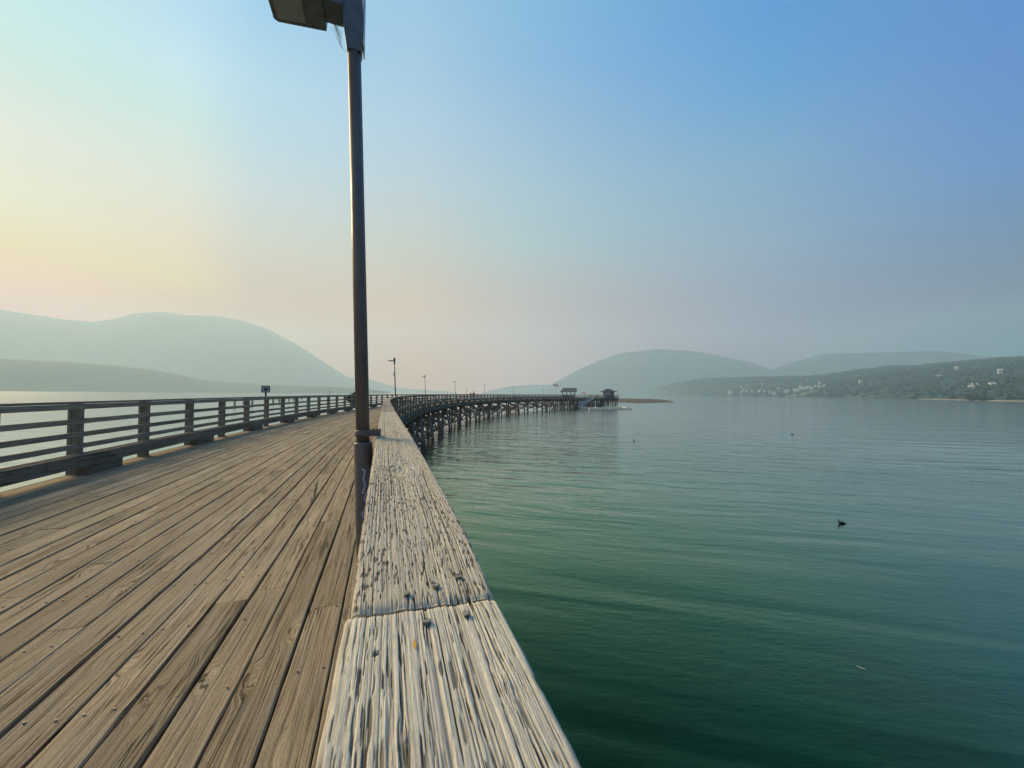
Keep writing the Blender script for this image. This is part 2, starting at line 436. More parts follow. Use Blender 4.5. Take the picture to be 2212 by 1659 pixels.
for i, (F, off, bat, r) in enumerate(piles):
    if i < 99:
        mb = MB(); pile_geo(mb, F, off, bat, r); mb.build('pile', M['pile'], pier)
    else: pile_geo(rest, F, off, bat, r)
tag(rest.build('distant_piles', M['pile'], pier), kind='stuff')
rest = MB()
def plank_between(mb, a, b, w, t, tint=0.5):
    a = Vector(a); b = Vector(b); d = (b - a); L = d.length; d.normalize()
    side = d.cross(Vector((0, 0, 1)))
    if side.length < 1e-3: side = Vector((1, 0, 0))
    side.normalize(); up = side.cross(d)
    A = [a + side * sx * t / 2 + up * sy * w / 2 for sx, sy in ((-1, -1), (1, -1), (1, 1), (-1, 1))]
    u0 = random.random() * 30
    mb.prism(A, [p + d * L for p in A], tint, u0, u0 + L, u0)
for i, (F, a, b) in enumerate(braces):
    a = F @ Vector(a); b = F @ Vector(b)
    if i < 99:
        mb = MB(); plank_between(mb, a, b, 0.2, 0.08, random.random()); mb.build('brace', M['pile'], pier)
    else: plank_between(rest, a, b, 0.2, 0.08, random.random())
tag(rest.build('distant_braces', M['pile'], pier), kind='stuff')

# ------------------------------------------------------------------ railings
def vnoise(x, y, seed):
    xi = np.floor(x).astype(np.int64); yi = np.floor(y).astype(np.int64); xf = x - xi; yf = y - yi
    def h(a, b):
        n = (a * 374761393 + b * 668265263 + seed * 974634777) & 0xffffffff
        n = ((n ^ (n >> 13)) * 1274126177) & 0xffffffff
        return ((n ^ (n >> 16)) & 0xffff) / 65535.0
    u = xf * xf * (3 - 2 * xf); v = yf * yf * (3 - 2 * yf)
    return (h(xi, yi) * (1 - u) + h(xi + 1, yi) * u) * (1 - v) + (h(xi, yi + 1) * (1 - u) + h(xi + 1, yi + 1) * u) * v
def fbm(x, y, seed, o=3):
    r = 0; a = 0.5; t = 0
    for i in range(o):
        r = r + a * vnoise(x * 2 ** i, y * 2 ** i, seed + i * 17); t += a; a *= 0.55
    return r / t
def sstep(a, b, x):
    t = np.clip((x - a) / (b - a), 0, 1); return t * t * (3 - 2 * t)

def solve_so(px, py, z=RAILTOP):
    p = at_z(px, py, z) - Vector((B0.x, B0.y, 0)); d = Vector((math.sin(TH0), math.cos(TH0))); r = Vector((math.cos(TH0), -math.sin(TH0)))
    v = Vector((p.x, p.y)); return v.dot(d), v.dot(r)
JL = solve_so(757, 1328); JR = solve_so(1070, 1285)
JS = (JL[0] + JR[0]) / 2; JSL = (JR[0] - JL[0]) / (JR[1] - JL[1])
KNOTS = [(*solve_so(1080, 1470), 0.006, 0.6), (*solve_so(842, 1603), 0.004, 0.5), (*solve_so(868, 1015), 0.02, 1.6), (*solve_so(930, 1195), 0.006, 0.5), (*solve_so(850, 925), 0.01, 0.6)]
HOLE = solve_so(776, 1418)
NAILS = [solve_so(*p) for p in ((877, 1287), (941, 1269), (990, 1249), (921, 1347), (1006, 1331))]
CRACKS = [(solve_so(900, 1345)[1], 0.30, 0.385, 0.0005), (solve_so(936, 1400)[1], 0.2, 0.35, 0.0006), (solve_so(826, 1500)[1], 0.24, 0.29, 0.0004),
          (0.004, 0.385, 0.50, 0.0007), (-0.028, 0.75, 1.5, 0.001), (0.03, 0.5, 0.9, 0.0008), (0.012, 1.5, 2.4, 0.0012), (-0.04, 1.8, 2.9, 0.0012)]
print('joint', JS, JSL, 'knots', KNOTS, 'nails', NAILS)

def cap_surface(s, u, board):
    """returns height offset (m), dark (0..1) and pale (0..1) for the weathered top"""
    uw = u + 0.006 * (fbm(s * 1.1 + 3, u * 9, 5 + board) - 0.5) + 0.0009 * (fbm(s * 5, u * 60, 9) - 0.5)
    kn = np.zeros_like(u)
    for (ks, ko, kr, st) in KNOTS:
        ds = (s - ks) / (kr * 3.2); du = (u - ko) / kr
        g = np.exp(-(ds ** 2)) * np.sign(du) * np.exp(-np.abs(du) * 0.55)
        uw = uw - g * kr * 0.75 * np.clip(st, 0, 1)
        kn = np.maximum(kn, np.exp(-(((s - ks) / (kr * 1.25)) ** 2 + du ** 2)) * min(1, st))
    fr = np.interp(uw, [-0.07, -0.02, 0.02, 0.07], [1.15, 1.0, 0.9, 1.2])
    rings = fbm(uw * 470 * fr, s * 1.3, 21 + board, 2)            # ridges a few mm apart
    fine = fbm(uw * 1100, s * 14, 31, 2)
    if board == 0:
        slit = fbm(uw * 520, s * 36, 41, 2); th = 0.655
    else:
        slit = fbm(uw * 540, s * 80, 43, 2); th = 0.635
    patch = fbm(uw * 35, s * 5, 51, 3)
    ln1 = sstep(0.030, 0.008, np.abs(fbm(uw * 150, s * 3.2, 111, 2) - 0.5)) * sstep(0.40, 0.55, fbm(uw * 60, s * 9, 113, 2))
    ln2 = sstep(0.035, 0.01, np.abs(fbm(uw * 310, s * 7, 121, 2) - 0.46)) * sstep(0.42, 0.56, fbm(uw * 90, s * 16, 123, 2))
    lines = np.maximum(ln1, 0.75 * ln2)
    slit = sstep(th, th + 0.06, slit + 0.22 * (patch - 0.5) + 0.05 * (0.5 - rings))
    groove = sstep(0.40, 0.24, rings)
    h = 0.0007 * (rings - 0.5) * 2 - 0.0006 * groove - 0.0008 * slit - 0.0010 * lines + 0.0006 * (fine - 0.5) + 0.0010 * (patch - 0.5)
    dark = np.clip(np.maximum((0.66 if board == 0 else 0.85) * slit, (0.42 if board == 0 else 0.5) * lines) + 0.4 * groove + 0.7 * (0.5 - fine), 0, 1)
    for (c, a, b, wd) in CRACKS:
        wob = c + 0.0045 * (fbm(s * 9, s * 0 + c * 999, 61, 2) - 0.5)
        m = sstep(wd, wd * 0.35, np.abs(u - wob)) * sstep(a, a + 0.02, s) * sstep(b, b - 0.03, s)
        h = h - 0.004 * m; dark = np.maximum(dark, m)
    hm = sstep(0.0032, 0.0022, np.hypot(s - HOLE[0], u - HOLE[1]))
    h = h - 0.006 * hm; dark = np.maximum(dark, hm)
    # torn knot
    ks, ko, kr, _ = KNOTS[2]
    tr = np.exp(-(((s - ks) / 0.05) ** 2 + ((u - ko + 0.01) / 0.03) ** 2))
    h = h + tr * 0.006 * (fbm(s * 60, u * 120, 71) - 0.55) * 2
    dark = dark * np.interp(s, [0.6, 1.6], [1.0, 0.62])
    dark = np.clip(dark * (1 - 0.7 * kn) + 0.25 * kn * sstep(0.5, 0.7, fbm(s * 300, u * 300, 81)), 0, 1)
    h = h + 0.002 * kn
    tl = np.exp(-(((s - ks - 0.02) / 0.045) ** 2 + ((u - ko + 0.034) / 0.022) ** 2))
    dark = np.clip(dark + 0.8 * tl * sstep(0.42, 0.6, fbm(s * 120, u * 50, 95)), 0, 1)
    tp = np.exp(-(((s - ks) / 0.05) ** 2 + ((u - ko - 0.006) / 0.018) ** 2))
    dark = dark * (1 - 0.85 * tp * sstep(0.4, 0.55, fbm(s * 80, u * 90, 97)))
    pale = np.clip(sstep(0.5, 0.72, rings) * 0.7 + kn * 0.6 + 1.5 * tp + tr * sstep(0.5, 0.7, fbm(s * 90, u * 60, 91)), 0, 1)
    return h, dark, pale

def detailed_cap(board, sa, sb, oL, oR, parent, steps):
    us = []
    nU = 300
    rr = 0.005
    prof = [(oL, -0.038), (oL, -0.02), (oL, -0.009)] + [(oL + rr * (1 - math.cos(a)), -rr * (1 - math.sin(a))) for a in (0.3, 0.8, 1.2)]
    inner = np.linspace(oL + rr, oR - rr, nU)
    prof += [(float(x), 0.0) for x in inner]
    prof += [(oR - rr * (1 - math.cos(a)), -rr * (1 - math.sin(a))) for a in (1.2, 0.8, 0.3)] + [(oR, -0.009), (oR, -0.02), (oR, -0.038)]
    prof = np.array(prof); U = prof[:, 0]; Z = prof[:, 1]; n = len(U)
    rows = []
    q = 0.0; st = []
    while q < 1.0 - 1e-6:
        s_ = sa + (sb - sa) * q
        for lim, d in steps:
            if s_ < lim: break
        st.append(q); q += d / (sb - sa)
    st.append(1.0); st = np.array(st); m = len(st)
    # joint ends follow the slanted cut
    endA = (sa + (JSL * (U - (oL + oR) / 2) + 0.0042 * np.clip((oR - 0.03 - U) / (oR - oL), 0, 1) if board == 1 else 0 * U))
    endB = (sb + (JSL * (U - (oL + oR) / 2) if board == 0 else 0 * U))
    SS = endA[None, :] * (1 - st[:, None]) + endB[None, :] * st[:, None]
    UU = np.repeat(U[None, :], m, 0)
    h, dark, pale = cap_surface(SS, UU, board)
    edge = np.clip((Z + 0.012) / 0.012, 0.15, 1)[None, :]
    enddist = np.minimum(np.abs(SS - endB[None, :]) if board == 0 else np.abs(SS - endA[None, :]), 1)
    rnd = -0.004 * np.exp(-(enddist / 0.004)) * (1 + 0.8 * (fbm(UU * 200, UU * 0, 99) - 0.5))
    ragged = (fbm(SS * 25, UU * 4, 77, 3) - 0.5) * 0.0022 * (np.abs(UU - (oL + oR) / 2) > (oR - oL) / 2 - 0.006)
    Hh = h * edge + rnd
    d = Vector((math.sin(TH0), math.cos(TH0))); r = Vector((math.cos(TH0), -math.sin(TH0)))
    if board == 0: eL, eR = np.interp(SS, [0, 0.4], [-0.0662, -0.0612]), np.interp(SS, [0, 0.4], [0.0672, 0.0695])
    else: eL, eR = np.interp(SS, [0.37, 0.5, 1.2, 3.9], [-0.0575, -0.0600, -0.0648, -0.071]), np.interp(SS, [0.37, 0.53, 1.1, 1.7, 3.9], [0.0695, 0.0770, 0.0805, 0.081, 0.071])
    OF = eL + (UU - oL) / (oR - oL) * (eR - eL) + ragged
    X = B0.x + d.x * SS + r.x * OF; Y = B0.y + d.y * SS + r.y * OF; ZZ = RAILTOP + Z[None, :] + Hh
    co = np.stack([X, Y, ZZ], -1).reshape(-1, 3)
    ii, jj = np.meshgrid(np.arange(m - 1), np.arange(n - 1), indexing='ij')
    a = (ii * n + jj).ravel(); quads = np.stack([a, a + 1, a + n + 1, a + n], -1)
    faces = quads[:, ::-1].tolist()[:]
    faces = [list(f) for f in quads.tolist()]
    faces.append([i for i in range(n)][::1]); faces.append([(m - 1) * n + i for i in range(n)][::-1])
    me = bpy.data.meshes.new('cap_board'); me.from_pydata(co.tolist(), [], faces)
    for nm, arr in (('dark', dark * np.where(Z[None, :] < -0.006, 0.5, 1)), ('pale', pale)):
        at = me.attributes.new(nm, 'FLOAT', 'POINT'); at.data.foreach_set('value', arr.astype(np.float32).ravel())
    uvl = me.uv_layers.new(name='UVMap')
    li = np.empty(len(me.loops), dtype=np.int32); me.loops.foreach_get('vertex_index', li)
    uv = np.stack([(UU + Z[None, :] * 0.9).ravel()[li], SS.ravel()[li]], -1).astype(np.float32)
    uvl.data.foreach_set('uv', uv.ravel())
    me.polygons.foreach_set('use_smooth', [True] * (len(faces) - 2) + [False, False])
    me.materials.append(M['cap0'] if board == 0 else M['cap1']); me.update()
    o = bpy.data.objects.new('cap_board', me); COL.objects.link(o); o.parent = parent
    return o

def capmat(name, cream, grey, darkc):
    t = NT(name)
    uv = t.n('ShaderNodeUVMap').outputs[0]
    dk = t.attr('dark').outputs['Fac']; pl = t.attr('pale').outputs['Fac']
    fine = t.noise(t.scale(uv, 1300, 60), 1.0, 4.0, 0.75)
    med = t.noise(t.scale(uv, 260, 6), 1.0, 3.0, 0.6)
    zone = t.noise(t.scale(uv, 16, 2.2), 1.0, 3.0, 0.5)
    col = t.mix(t.ramp(zone, [(0.36, 0.0), (0.62, 1.0)]), grey, cream)
    col = t.mix(t.math('MULTIPLY', pl, 0.8), col, tuple(min(1, c * 1.18) for c in cream))
    col = t.mix(t.ramp(med, [(0.38, 0.55), (0.6, 0.0)]), col, tuple(c * 0.62 for c in grey))
    col = t.mix(t.ramp(fine, [(0.36, 0.6), (0.56, 0.0)]), col, tuple(c * 0.45 for c in grey))
    col = t.mix(t.ramp(dk, [(0.12, 0.0), (0.8, 0.96)]), col, darkc)
    h = t.math('ADD', t.math('MULTIPLY', fine, 0.5), med)
    return t.bsdf(col, 0.85, t.bump(h, 1.0, 0.0016), spec=0.15)
M['cap0'] = capmat('weathered_handrail_pale', (0.74, 0.67, 0.515), (0.575, 0.54, 0.46), (0.085, 0.077, 0.063))
M['cap1'] = capmat('weathered_handrail_grey', (0.61, 0.54, 0.415), (0.49, 0.445, 0.365), (0.095, 0.084, 0.068))

railR = thing('railing', 'wooden railing on the right pier edge with cracked pale flat top near the camera', 'railing')
railL = thing('railing', 'wooden railing with three slats along the left edge of the pier, pale lake behind it', 'railing')
# cap boards
steps0 = [(0.05, 0.05), (0.13, 0.006), (9, 0.0013)]
detailed_cap(0, -3.3, JS - 0.0012, -0.077, 0.070, railR, steps0)
steps1 = [(0.6, 0.0018), (1.1, 0.0035), (1.8, 0.007), (9, 0.015)]
detailed_cap(1, JS + 0.0012, JS + 3.66, -0.072, 0.069, railR, steps1)
s = JS + 3.666
while s < SEND:
    e = min(s + 3.66, SEND + 0.07); mb = MB(); sh = random.uniform(-0.004, 0.004)
    sweep(mb, s, e - 0.004, -0.07 + sh, 0.07 + sh, RAILTOP - 0.038, RAILTOP + random.uniform(-0.002, 0.002), 0.6, random.random())
    mb.build('cap_board', M['caprail'], railR); s = e
s = -3.0
while s < HEAD0:
    e = min(s + 3.66, HEAD0); mb = MB(); sh = random.uniform(-0.004, 0.004)
    sweep(mb, s, e - 0.004, -W - 0.07 + sh, -W + 0.07 + sh, RAILTOP - 0.038, RAILTOP + random.uniform(-0.003, 0.003), 0.6, random.random())
    mb.build('cap_board', M['rail'], railL); s = e
# slats: top board and three mid rails, butted over posts
def slats(parent, o0, o1, sa, sb):
    for zt, hh in ((RAILTOP - 0.040, 0.088), (RAILTOP - 0.29, 0.085), (RAILTOP - 0.515, 0.085), (RAILTOP - 0.71, 0.085)):
        mb = MB(); s = sa; odd = random.choice((1, 2))
        while s < sb:
            e = min(s + PSP * (2 if odd == 0 else odd * 1), sb); odd = 2
            dz = random.uniform(-0.003, 0.003)
            sweep(mb, s, e - 0.004, o0, o1, zt - hh + dz, zt + min(dz, 0), 0.93, random.random()); s = e
        mb.build('slat', M['rail'], parent)
slats(railR, -0.066, -0.031, PS0, SEND)
slats(railL, -W + 0.072, -W + 0.11, PS0, HEAD0)
# posts
pmL = MB(); pmL.box((-0.07, -0.07, DECK - 0.42), (0.07, 0.07, RAILTOP - 0.040), None, 2, 0.5, 3.0)
pmR = MB(); pmR.box((-0.029, -0.07, DECK - 0.42), (0.063, 0.07, RAILTOP - 0.040), None, 2, 0.5, 3.0)
def posts(parent, off, sa, sb):
    pm = pmL if off < -1 else pmR
    proto = None; n = 0; restm = MB()
    k = int(math.ceil((sa - PS0) / PSP)); s_next = PS0 + k * PSP
    while s_next < sb:
        s = 7.06 if off < -1 and abs(s_next - 6.73) < 0.2 else s_next
        if n < 100:
            if proto is None:
                proto = pm.build('post', M['rail'], parent); proto.location = P(s, off); proto.rotation_euler = (0, 0, -head(s))
            else: copy_part(proto, parent, P(s, off), -head(s))
        else: restm.box((-0.07, -0.07, DECK - 0.42), (0.07, 0.07, RAILTOP - 0.040), frame(s, off), 2)
        n += 1; s_next += PSP
    if restm.v: tag(restm.build('distant_posts', M['rail'], parent), kind='stuff')
posts(railR, 0.0, -1.0, SEND); posts(railL, -W, -1.0, HEAD0)
# nails on the right cap
for (s_, o_) in NAILS + [(JS + 3.62, -0.03), (JS + 3.62, 0.03), (JS + 3.71, -0.03), (JS + 3.71, 0.03), (1.62, 0.0), (1.60, 0.035)]:
    p = P(s_, o_, RAILTOP); mb = MB(); r = 0.0037
    tilt = Vector((random.uniform(-0.0006, 0.0006), random.uniform(-0.0008, 0.0002), 0))
    mb.tube([p + Vector((0, 0, -0.004)), p + Vector((0, 0, 0.0014))], [0.0018, 0.0018], 12)
    mb.tube([p + Vector((0, 0, 0.0010)), p + Vector((0, 0, 0.0014)) + tilt, p + Vector((0, 0, 0.0026)) + tilt, p + Vector((0, 0, 0.0031)) + tilt],
            [r * 0.9, r, r * 0.97, r * 0.8], 20)
    mb.build('nail', M['nail'], railR)
fs, fo = solve_so(896, 1392)
mb = MB()
for i in range(6):
    a, b = fs - 0.006 + i * 0.002, fs - 0.004 + i * 0.002
    w0 = [0.0002, 0.0008, 0.0011, 0.0013, 0.0009, 0.0005, 0.0002]
    mb.prism([P(a, fo - w0[i], RAILTOP - 0.001), P(a, fo + w0[i], RAILTOP - 0.001), P(a, fo + w0[i], RAILTOP + 0.0007), P(a, fo - w0[i], RAILTOP + 0.0007)],
             [P(b, fo - w0[i + 1], RAILTOP - 0.001), P(b, fo + w0[i + 1], RAILTOP - 0.001), P(b, fo + w0[i + 1], RAILTOP + 0.0007), P(b, fo - w0[i + 1], RAILTOP + 0.0007)])
mb.build('paint_fleck', M['chip'], railR)

# end railing of the wharf head
railE = thing('railing', 'short wooden railing closing off the far end of the pier beside the blue hut', 'railing')
F = frame(SEND)
mb = MB(); mb.box((HEADW, -0.07, RAILTOP - 0.038), (-0.09, 0.07, RAILTOP), F, 0); mb.build('cap_board', M['rail'], railE)
for zt in (RAILTOP - 0.05, RAILTOP - 0.29, RAILTOP - 0.515, RAILTOP - 0.71):
    mb = MB(); mb.box((HEADW, -0.02, zt - 0.09), (-0.12, 0.02, zt), F, 0); mb.build('slat', M['rail'], railE)
for x in np.arange(-1.9, HEADW, -1.85):
    mb = MB(); mb.box((x - 0.07, 0.025, DECK - 0.3), (x + 0.07, 0.14, RAILTOP - 0.04), F, 2); mb.build('post', M['rail'], railE)

# ------------------------------------------------------------------ street lamps
def make_lamp(loc, rz, label, detail, lean=(0, 0)):
    t = thing('street_lamp', label, 'lamp post', loc, rz, 'lamp posts along the right railing')
    # local: x right of travel, y along pier ; z up from deck
    H = 1.41 + 1.52; lx, ly = lean
    def ln(z): return max(0.0, z - 0.6) / 2.3
    def L(x, y, z): return (x + lx * ln(z), y + ly * ln(z), z)
    n = 28 if detail else 12
    mb = MB(); mb.tube([L(0, 0, 1.0), L(0, 0, 2.0), L(0, 0, H)], [0.028, 0.0275, 0.027], n); mb.build('pole', M['pole'], t)
    mb = MB()
    mb.tube([L(0, 0, 0.0), L(0, 0, 0.6), L(0, 0, 1.19), L(0, 0, 1.197)], [0.038, 0.038, 0.038, 0.0365], n)
    sl = mb.build('base_sleeve', M['pole'], t)
    mb = MB()      # clamp round the pole, strap running back to the railing
    mb.tube([L(0, 0, 1.222), L(0, 0, 1.225), L(0, 0, 1.247), L(0, 0, 1.25)], [0.030, 0.033, 0.033, 0.030], n)
    cx_ = lx * 0.28
    for yy in (-0.03, 0.024): mb.box((cx_, yy, 1.224), (0.05, yy + 0.006, 1.249))
    mb.tube([(0.03, -0.036, 1.237), (0.03, 0.036, 1.237)], [0.004, 0.004], 8)
    mb.build('clamp', M['pole'], t)
    # square post-top box, tapering on to the pole
    mb = MB(); w = 0.039
    def sq(w, z): return [L(-w, -w, z), L(w, -w, z), L(w, w, z), L(-w, w, z)]
    mb.prism(sq(0.029, H - 0.045), sq(w, H + 0.05)); mb.prism(sq(w, H + 0.0501), sq(w, H + 0.27)); mb.prism(sq(w * 1.04, H + 0.2701), sq(w * 1.04, H + 0.28))
    mb.build('post_top', M['head'], t)
    mb = MB(); X = lx * ln(H + .1); Y = ly * ln(H + .1)
    mb.box((X + w + 0.001, Y - 0.03, H - 0.015), (X + w + 0.006, Y + 0.05, H + 0.275)); mb.build('side_plate', M['galv'], t)
    # flat shoebox head on a short arm, pointing over the deck (local -x)
    mb = MB(); zb = 1.41 + 1.625
    mb.box((X - 0.13, Y - 0.05, zb + 0.012), (X - w, Y + 0.06, zb + 0.05)); mb.build('arm', M['head'], t)
    mb = MB()
    lo = [(X - 0.12, Y - 0.092, zb), (X - 0.12, Y + 0.093, zb), (X - 0.315, Y + 0.112, zb), (X - 0.33, Y + 0.100, zb), (X - 0.33, Y - 0.1, zb), (X - 0.315, Y - 0.112, zb)]
    hi = [(x * 1.0 + 0.006 * (1 if x > X - 0.2 else 3), y * 0.93, zb + (0.055 if x > X - 0.2 else 0.022)) for x, y, z in lo]
    mb.prism([p for p in lo], [p for p in hi]); hd = mb.build('lamp_head', M['head'], t)
    mb = MB()
    mb.prism([(X - 0.2, Y - 0.075, zb - 0.004), (X - 0.2, Y + 0.078, zb - 0.004), (X - 0.312, Y + 0.09, zb - 0.004), (X - 0.312, Y - 0.09, zb - 0.004)],
             [(X - 0.2, Y - 0.075, zb + 0.001), (X - 0.2, Y + 0.078, zb + 0.001), (X - 0.312, Y + 0.09, zb + 0.001), (X - 0.312, Y - 0.09, zb + 0.001)])
    mb.build('lens', M['glass'], hd)
    if detail:
        mb = MB()      # scrawled marks on the sleeve, facing the camera
        def scr(pts, w=0.0035):
            for (a0, z0), (a1, z1) in zip(pts, pts[1:]):
                for k in range(4):
                    p0 = (a0 + (a1 - a0) * k / 4, z0 + (z1 - z0) * k / 4); p1 = (a0 + (a1 - a0) * (k + 1) / 4, z0 + (z1 - z0) * (k + 1) / 4)
                    def cp(a, z, rr): return Vector((math.sin(a) * rr + lx * ln(z), -math.cos(a) * rr + ly * ln(z), z))
                    A = cp(*p0, 0.0387); B = cp(*p1, 0.0387); d = (B - A).normalized(); nrm = Vector((math.sin(p0[0]), -math.cos(p0[0]), 0)); sd = d.cross(nrm).normalized() * w
                    mb.prism([A - sd, A + sd, A + sd + nrm * 0.0006, A - sd + nrm * 0.0006], [B - sd, B + sd, B + sd + nrm * 0.0006, B - sd + nrm * 0.0006])
        c = -0.05
        scr([(c - .1, 1.09), (c + .25, 1.08), (c + .05, 1.05), (c + .2, 1.02), (c - .05, 0.985)], 0.004)
        scr([(c + .35, 0.99), (c + .1, 0.965), (c + .3, 0.94), (c - .1, 0.90)], 0.003)
        scr([(c - .25, 0.905), (c, 0.885), (c + .3, 0.88)], 0.0035)
        scr([(c - .2, 0.86), (c + .25, 0.815), (c + .1, 0.77), (c - .1, 0.735), (c - .15, 0.82), (c - .2, 0.86)], 0.0022)
        mb.build('scrawl', M['scrawl'], sl)
    return t
lampd = 18.95
l0 = make_lamp(P(1.785, -0.098, DECK), -head(1.785), 'brown lamp post nearest the camera, clamped to the right railing, its lamp head overhead', True, (-0.085, 0))
lamp_labels = ['second brown lamp post from the camera, with a small box halfway up its pole', 'third lamp post along the right railing, plain thin dark pole',
               'fourth lamp post along the right railing, left of the two walkers', 'fifth lamp post along the right railing, just right of the two walkers',
               'sixth lamp post along the right railing, standing above the middle of the photo', 'seventh lamp post on the pier, left of the tall flagpole',
               'eighth lamp post on the pier, between the open shelter and the red umbrella', 'lamp post standing right of the blue hut near the far end of the pier']
proto = None
for i, lb in enumerate(lamp_labels):
    s = 1.785 + lampd * (i + 1)
    if i == 7: s = SEND - 0.9
    if proto is None:
        proto = make_lamp(P(s, -0.132, DECK), -head(s), lb, False, (-0.10, 0))
        far = None
    elif i == 1:
        far = copy_tree(proto, P(s, -0.132, DECK), -head(s), lb)
    else: copy_tree(proto, P(s, -0.132, DECK), -head(s) + (0.25 if i > 4 else 0), lb)
mb = MB(); mb.box((-0.14, -0.06, 2.28), (-0.05, 0.06, 2.45)); mb.build('speaker_box', M['galv'], proto)

# cobweb under the lamp head
web = MB()
wl = at_d(714, 56, 1.70); wr = at_d(746, 112, 1.66)
def strand(a, b, sag, r=0.0004, n=8):
    web.tube([a.lerp(b, i / n) + Vector((0, 0, -sag * math.sin(math.pi * i / n))) for i in range(n + 1)], [r] * (n + 1), 5)
strand(wl, wr, 0.004, 0.0006)
cA = [at_d(719 + random.uniform(-2, 4), 54 + random.uniform(-16, 0), 1.68) for _ in range(7)]
cB = [at_d(739, 46 + 10 * i, 1.66) for i in range(7)]
for i in range(26): strand(random.choice(cA), random.choice(cB), random.uniform(0, 0.012), random.uniform(0.0002, 0.0005))
for i in range(9):
    p = at_d(random.uniform(722, 738), random.uniform(42, 66), 1.665); web.tube([p, p + Vector((0.004, 0, 0.002)), p + Vector((0.006, 0, -0.003))], [0.0004, 0.0011, 0.0003], 5)
tag(web.build('cobweb', M['web']), 'dusty cobweb strung between the nearest lamp head and its pole', 'cobweb')

# ------------------------------------------------------------------ notice sign on the left railing
s = 18.05
t = thing('notice_sign', 'small framed square notice on a short post above the left railing', 'sign', P(s, -W - 0.12, 0), -head(s) + R(6))
mb = MB(); mb.box((-0.028, 0.0, RAILTOP - 0.5), (0.028, 0.05, RAILTOP + 0.19)); mb.build('post', M['black'], t)
Fz = RAILTOP + 0.16; fr = MB(); hw, hh = 0.155, 0.14
for lo, hi in (((-hw, -0.03, Fz), (hw, -0.002, Fz + 0.025)), ((-hw, -0.03, Fz + 2 * hh - 0.025), (hw, -0.002, Fz + 2 * hh)), ((-hw, -0.03, Fz + 0.0255), (-hw + 0.025, -0.002, Fz + 2 * hh - 0.0255)), ((hw - 0.025, -0.03, Fz + 0.0255), (hw, -0.002, Fz + 2 * hh - 0.0255))):
    fr.box(lo, hi)
fr.build('frame', M['black'], t)
mb = MB(); mb.box((-hw + 0.026, -0.02, Fz + 0.026), (hw - 0.026, -0.004, Fz + 2 * hh - 0.026)); fc = mb.build('face', M['sign_face'], t)
mb = MB(); mb.box((-0.055, -0.024, Fz + 0.075), (0.07, -0.0205, Fz + 0.2)); mb.build('picture', M['sign_dark'], fc)

# ------------------------------------------------------------------ planter with bush by the left railing
def leaves(mb, c, rad, n, size, fill=1.0):
    for _ in range(n):
        v = Vector((random.gauss(0, 1), random.gauss(0, 1), random.gauss(0, 1))).normalized() * (random.random() ** (0.45 * fill))
        p = Vector(c) + Vector((v.x * rad[0], v.y * rad[1], v.z * rad[2]))
        a = Vector((random.gauss(0, 1), random.gauss(0, 1), random.gauss(0, 1))).normalized(); b = a.cross(Vector((random.gauss(0, 1), random.gauss(0, 1), 1))).normalized()
        L = size * random.uniform(0.6, 1.3); w = L * 0.45
        i = len(mb.v); mb.v += [tuple(p), tuple(p + a * L * .5 + b * w), tuple(p + a * L), tuple(p + a * L * .5 - b * w)]
        mb.quadface([i, i + 1, i + 2, i + 3], [(0, 0)] * 4, random.random())
pp = at_z(765, 882, DECK)
t = thing('planter', 'dark planter tub with a leafy bush by the left railing, behind the nearest lamp post', 'planter', (pp.x, pp.y, DECK), R(20))
mb = MB()
def ring8(r, z, n=16): return [(r * math.cos(2 * math.pi * k / n), r * math.sin(2 * math.pi * k / n), z) for k in range(n)]
mb.prism(ring8(0.33, 0), ring8(0.40, 0.5), smooth=True); mb.prism(ring8(0.43, 0.501), ring8(0.43, 0.56), smooth=True); mb.build('tub', M['planter'], t)
mb = MB()
for (c, r, n) in (((-0.05, 0, 0.95), (0.55, 0.45, 0.38), 1100), ((-0.4, -.1, 0.9), (0.32, 0.3, 0.3), 500), ((-0.25, 0, 0.75), (0.3, 0.3, 0.22), 350), ((0.25, 0.1, 0.8), (0.3, 0.3, 0.25), 350), ((0.1, 0, 1.3), (0.22, 0.2, 0.2), 200), ((0.2, 0, 1.5), (0.08, 0.08, 0.08), 35)):
    leaves(mb, c, r, n, 0.09)
mb.build('foliage', M['leaf'], t)
mb = MB()
for i in range(7):
    a = random.uniform(0, 6.28); mb.tube([(0.08 * math.cos(a), 0.08 * math.sin(a), 0.5), (0.16 * math.cos(a), 0.16 * math.sin(a), 0.9), (0.2 * math.cos(a) + .05, 0.2 * math.sin(a), 1.3)], [0.012, 0.009, 0.005], 6)
mb.build('stems', M['stem'], t)

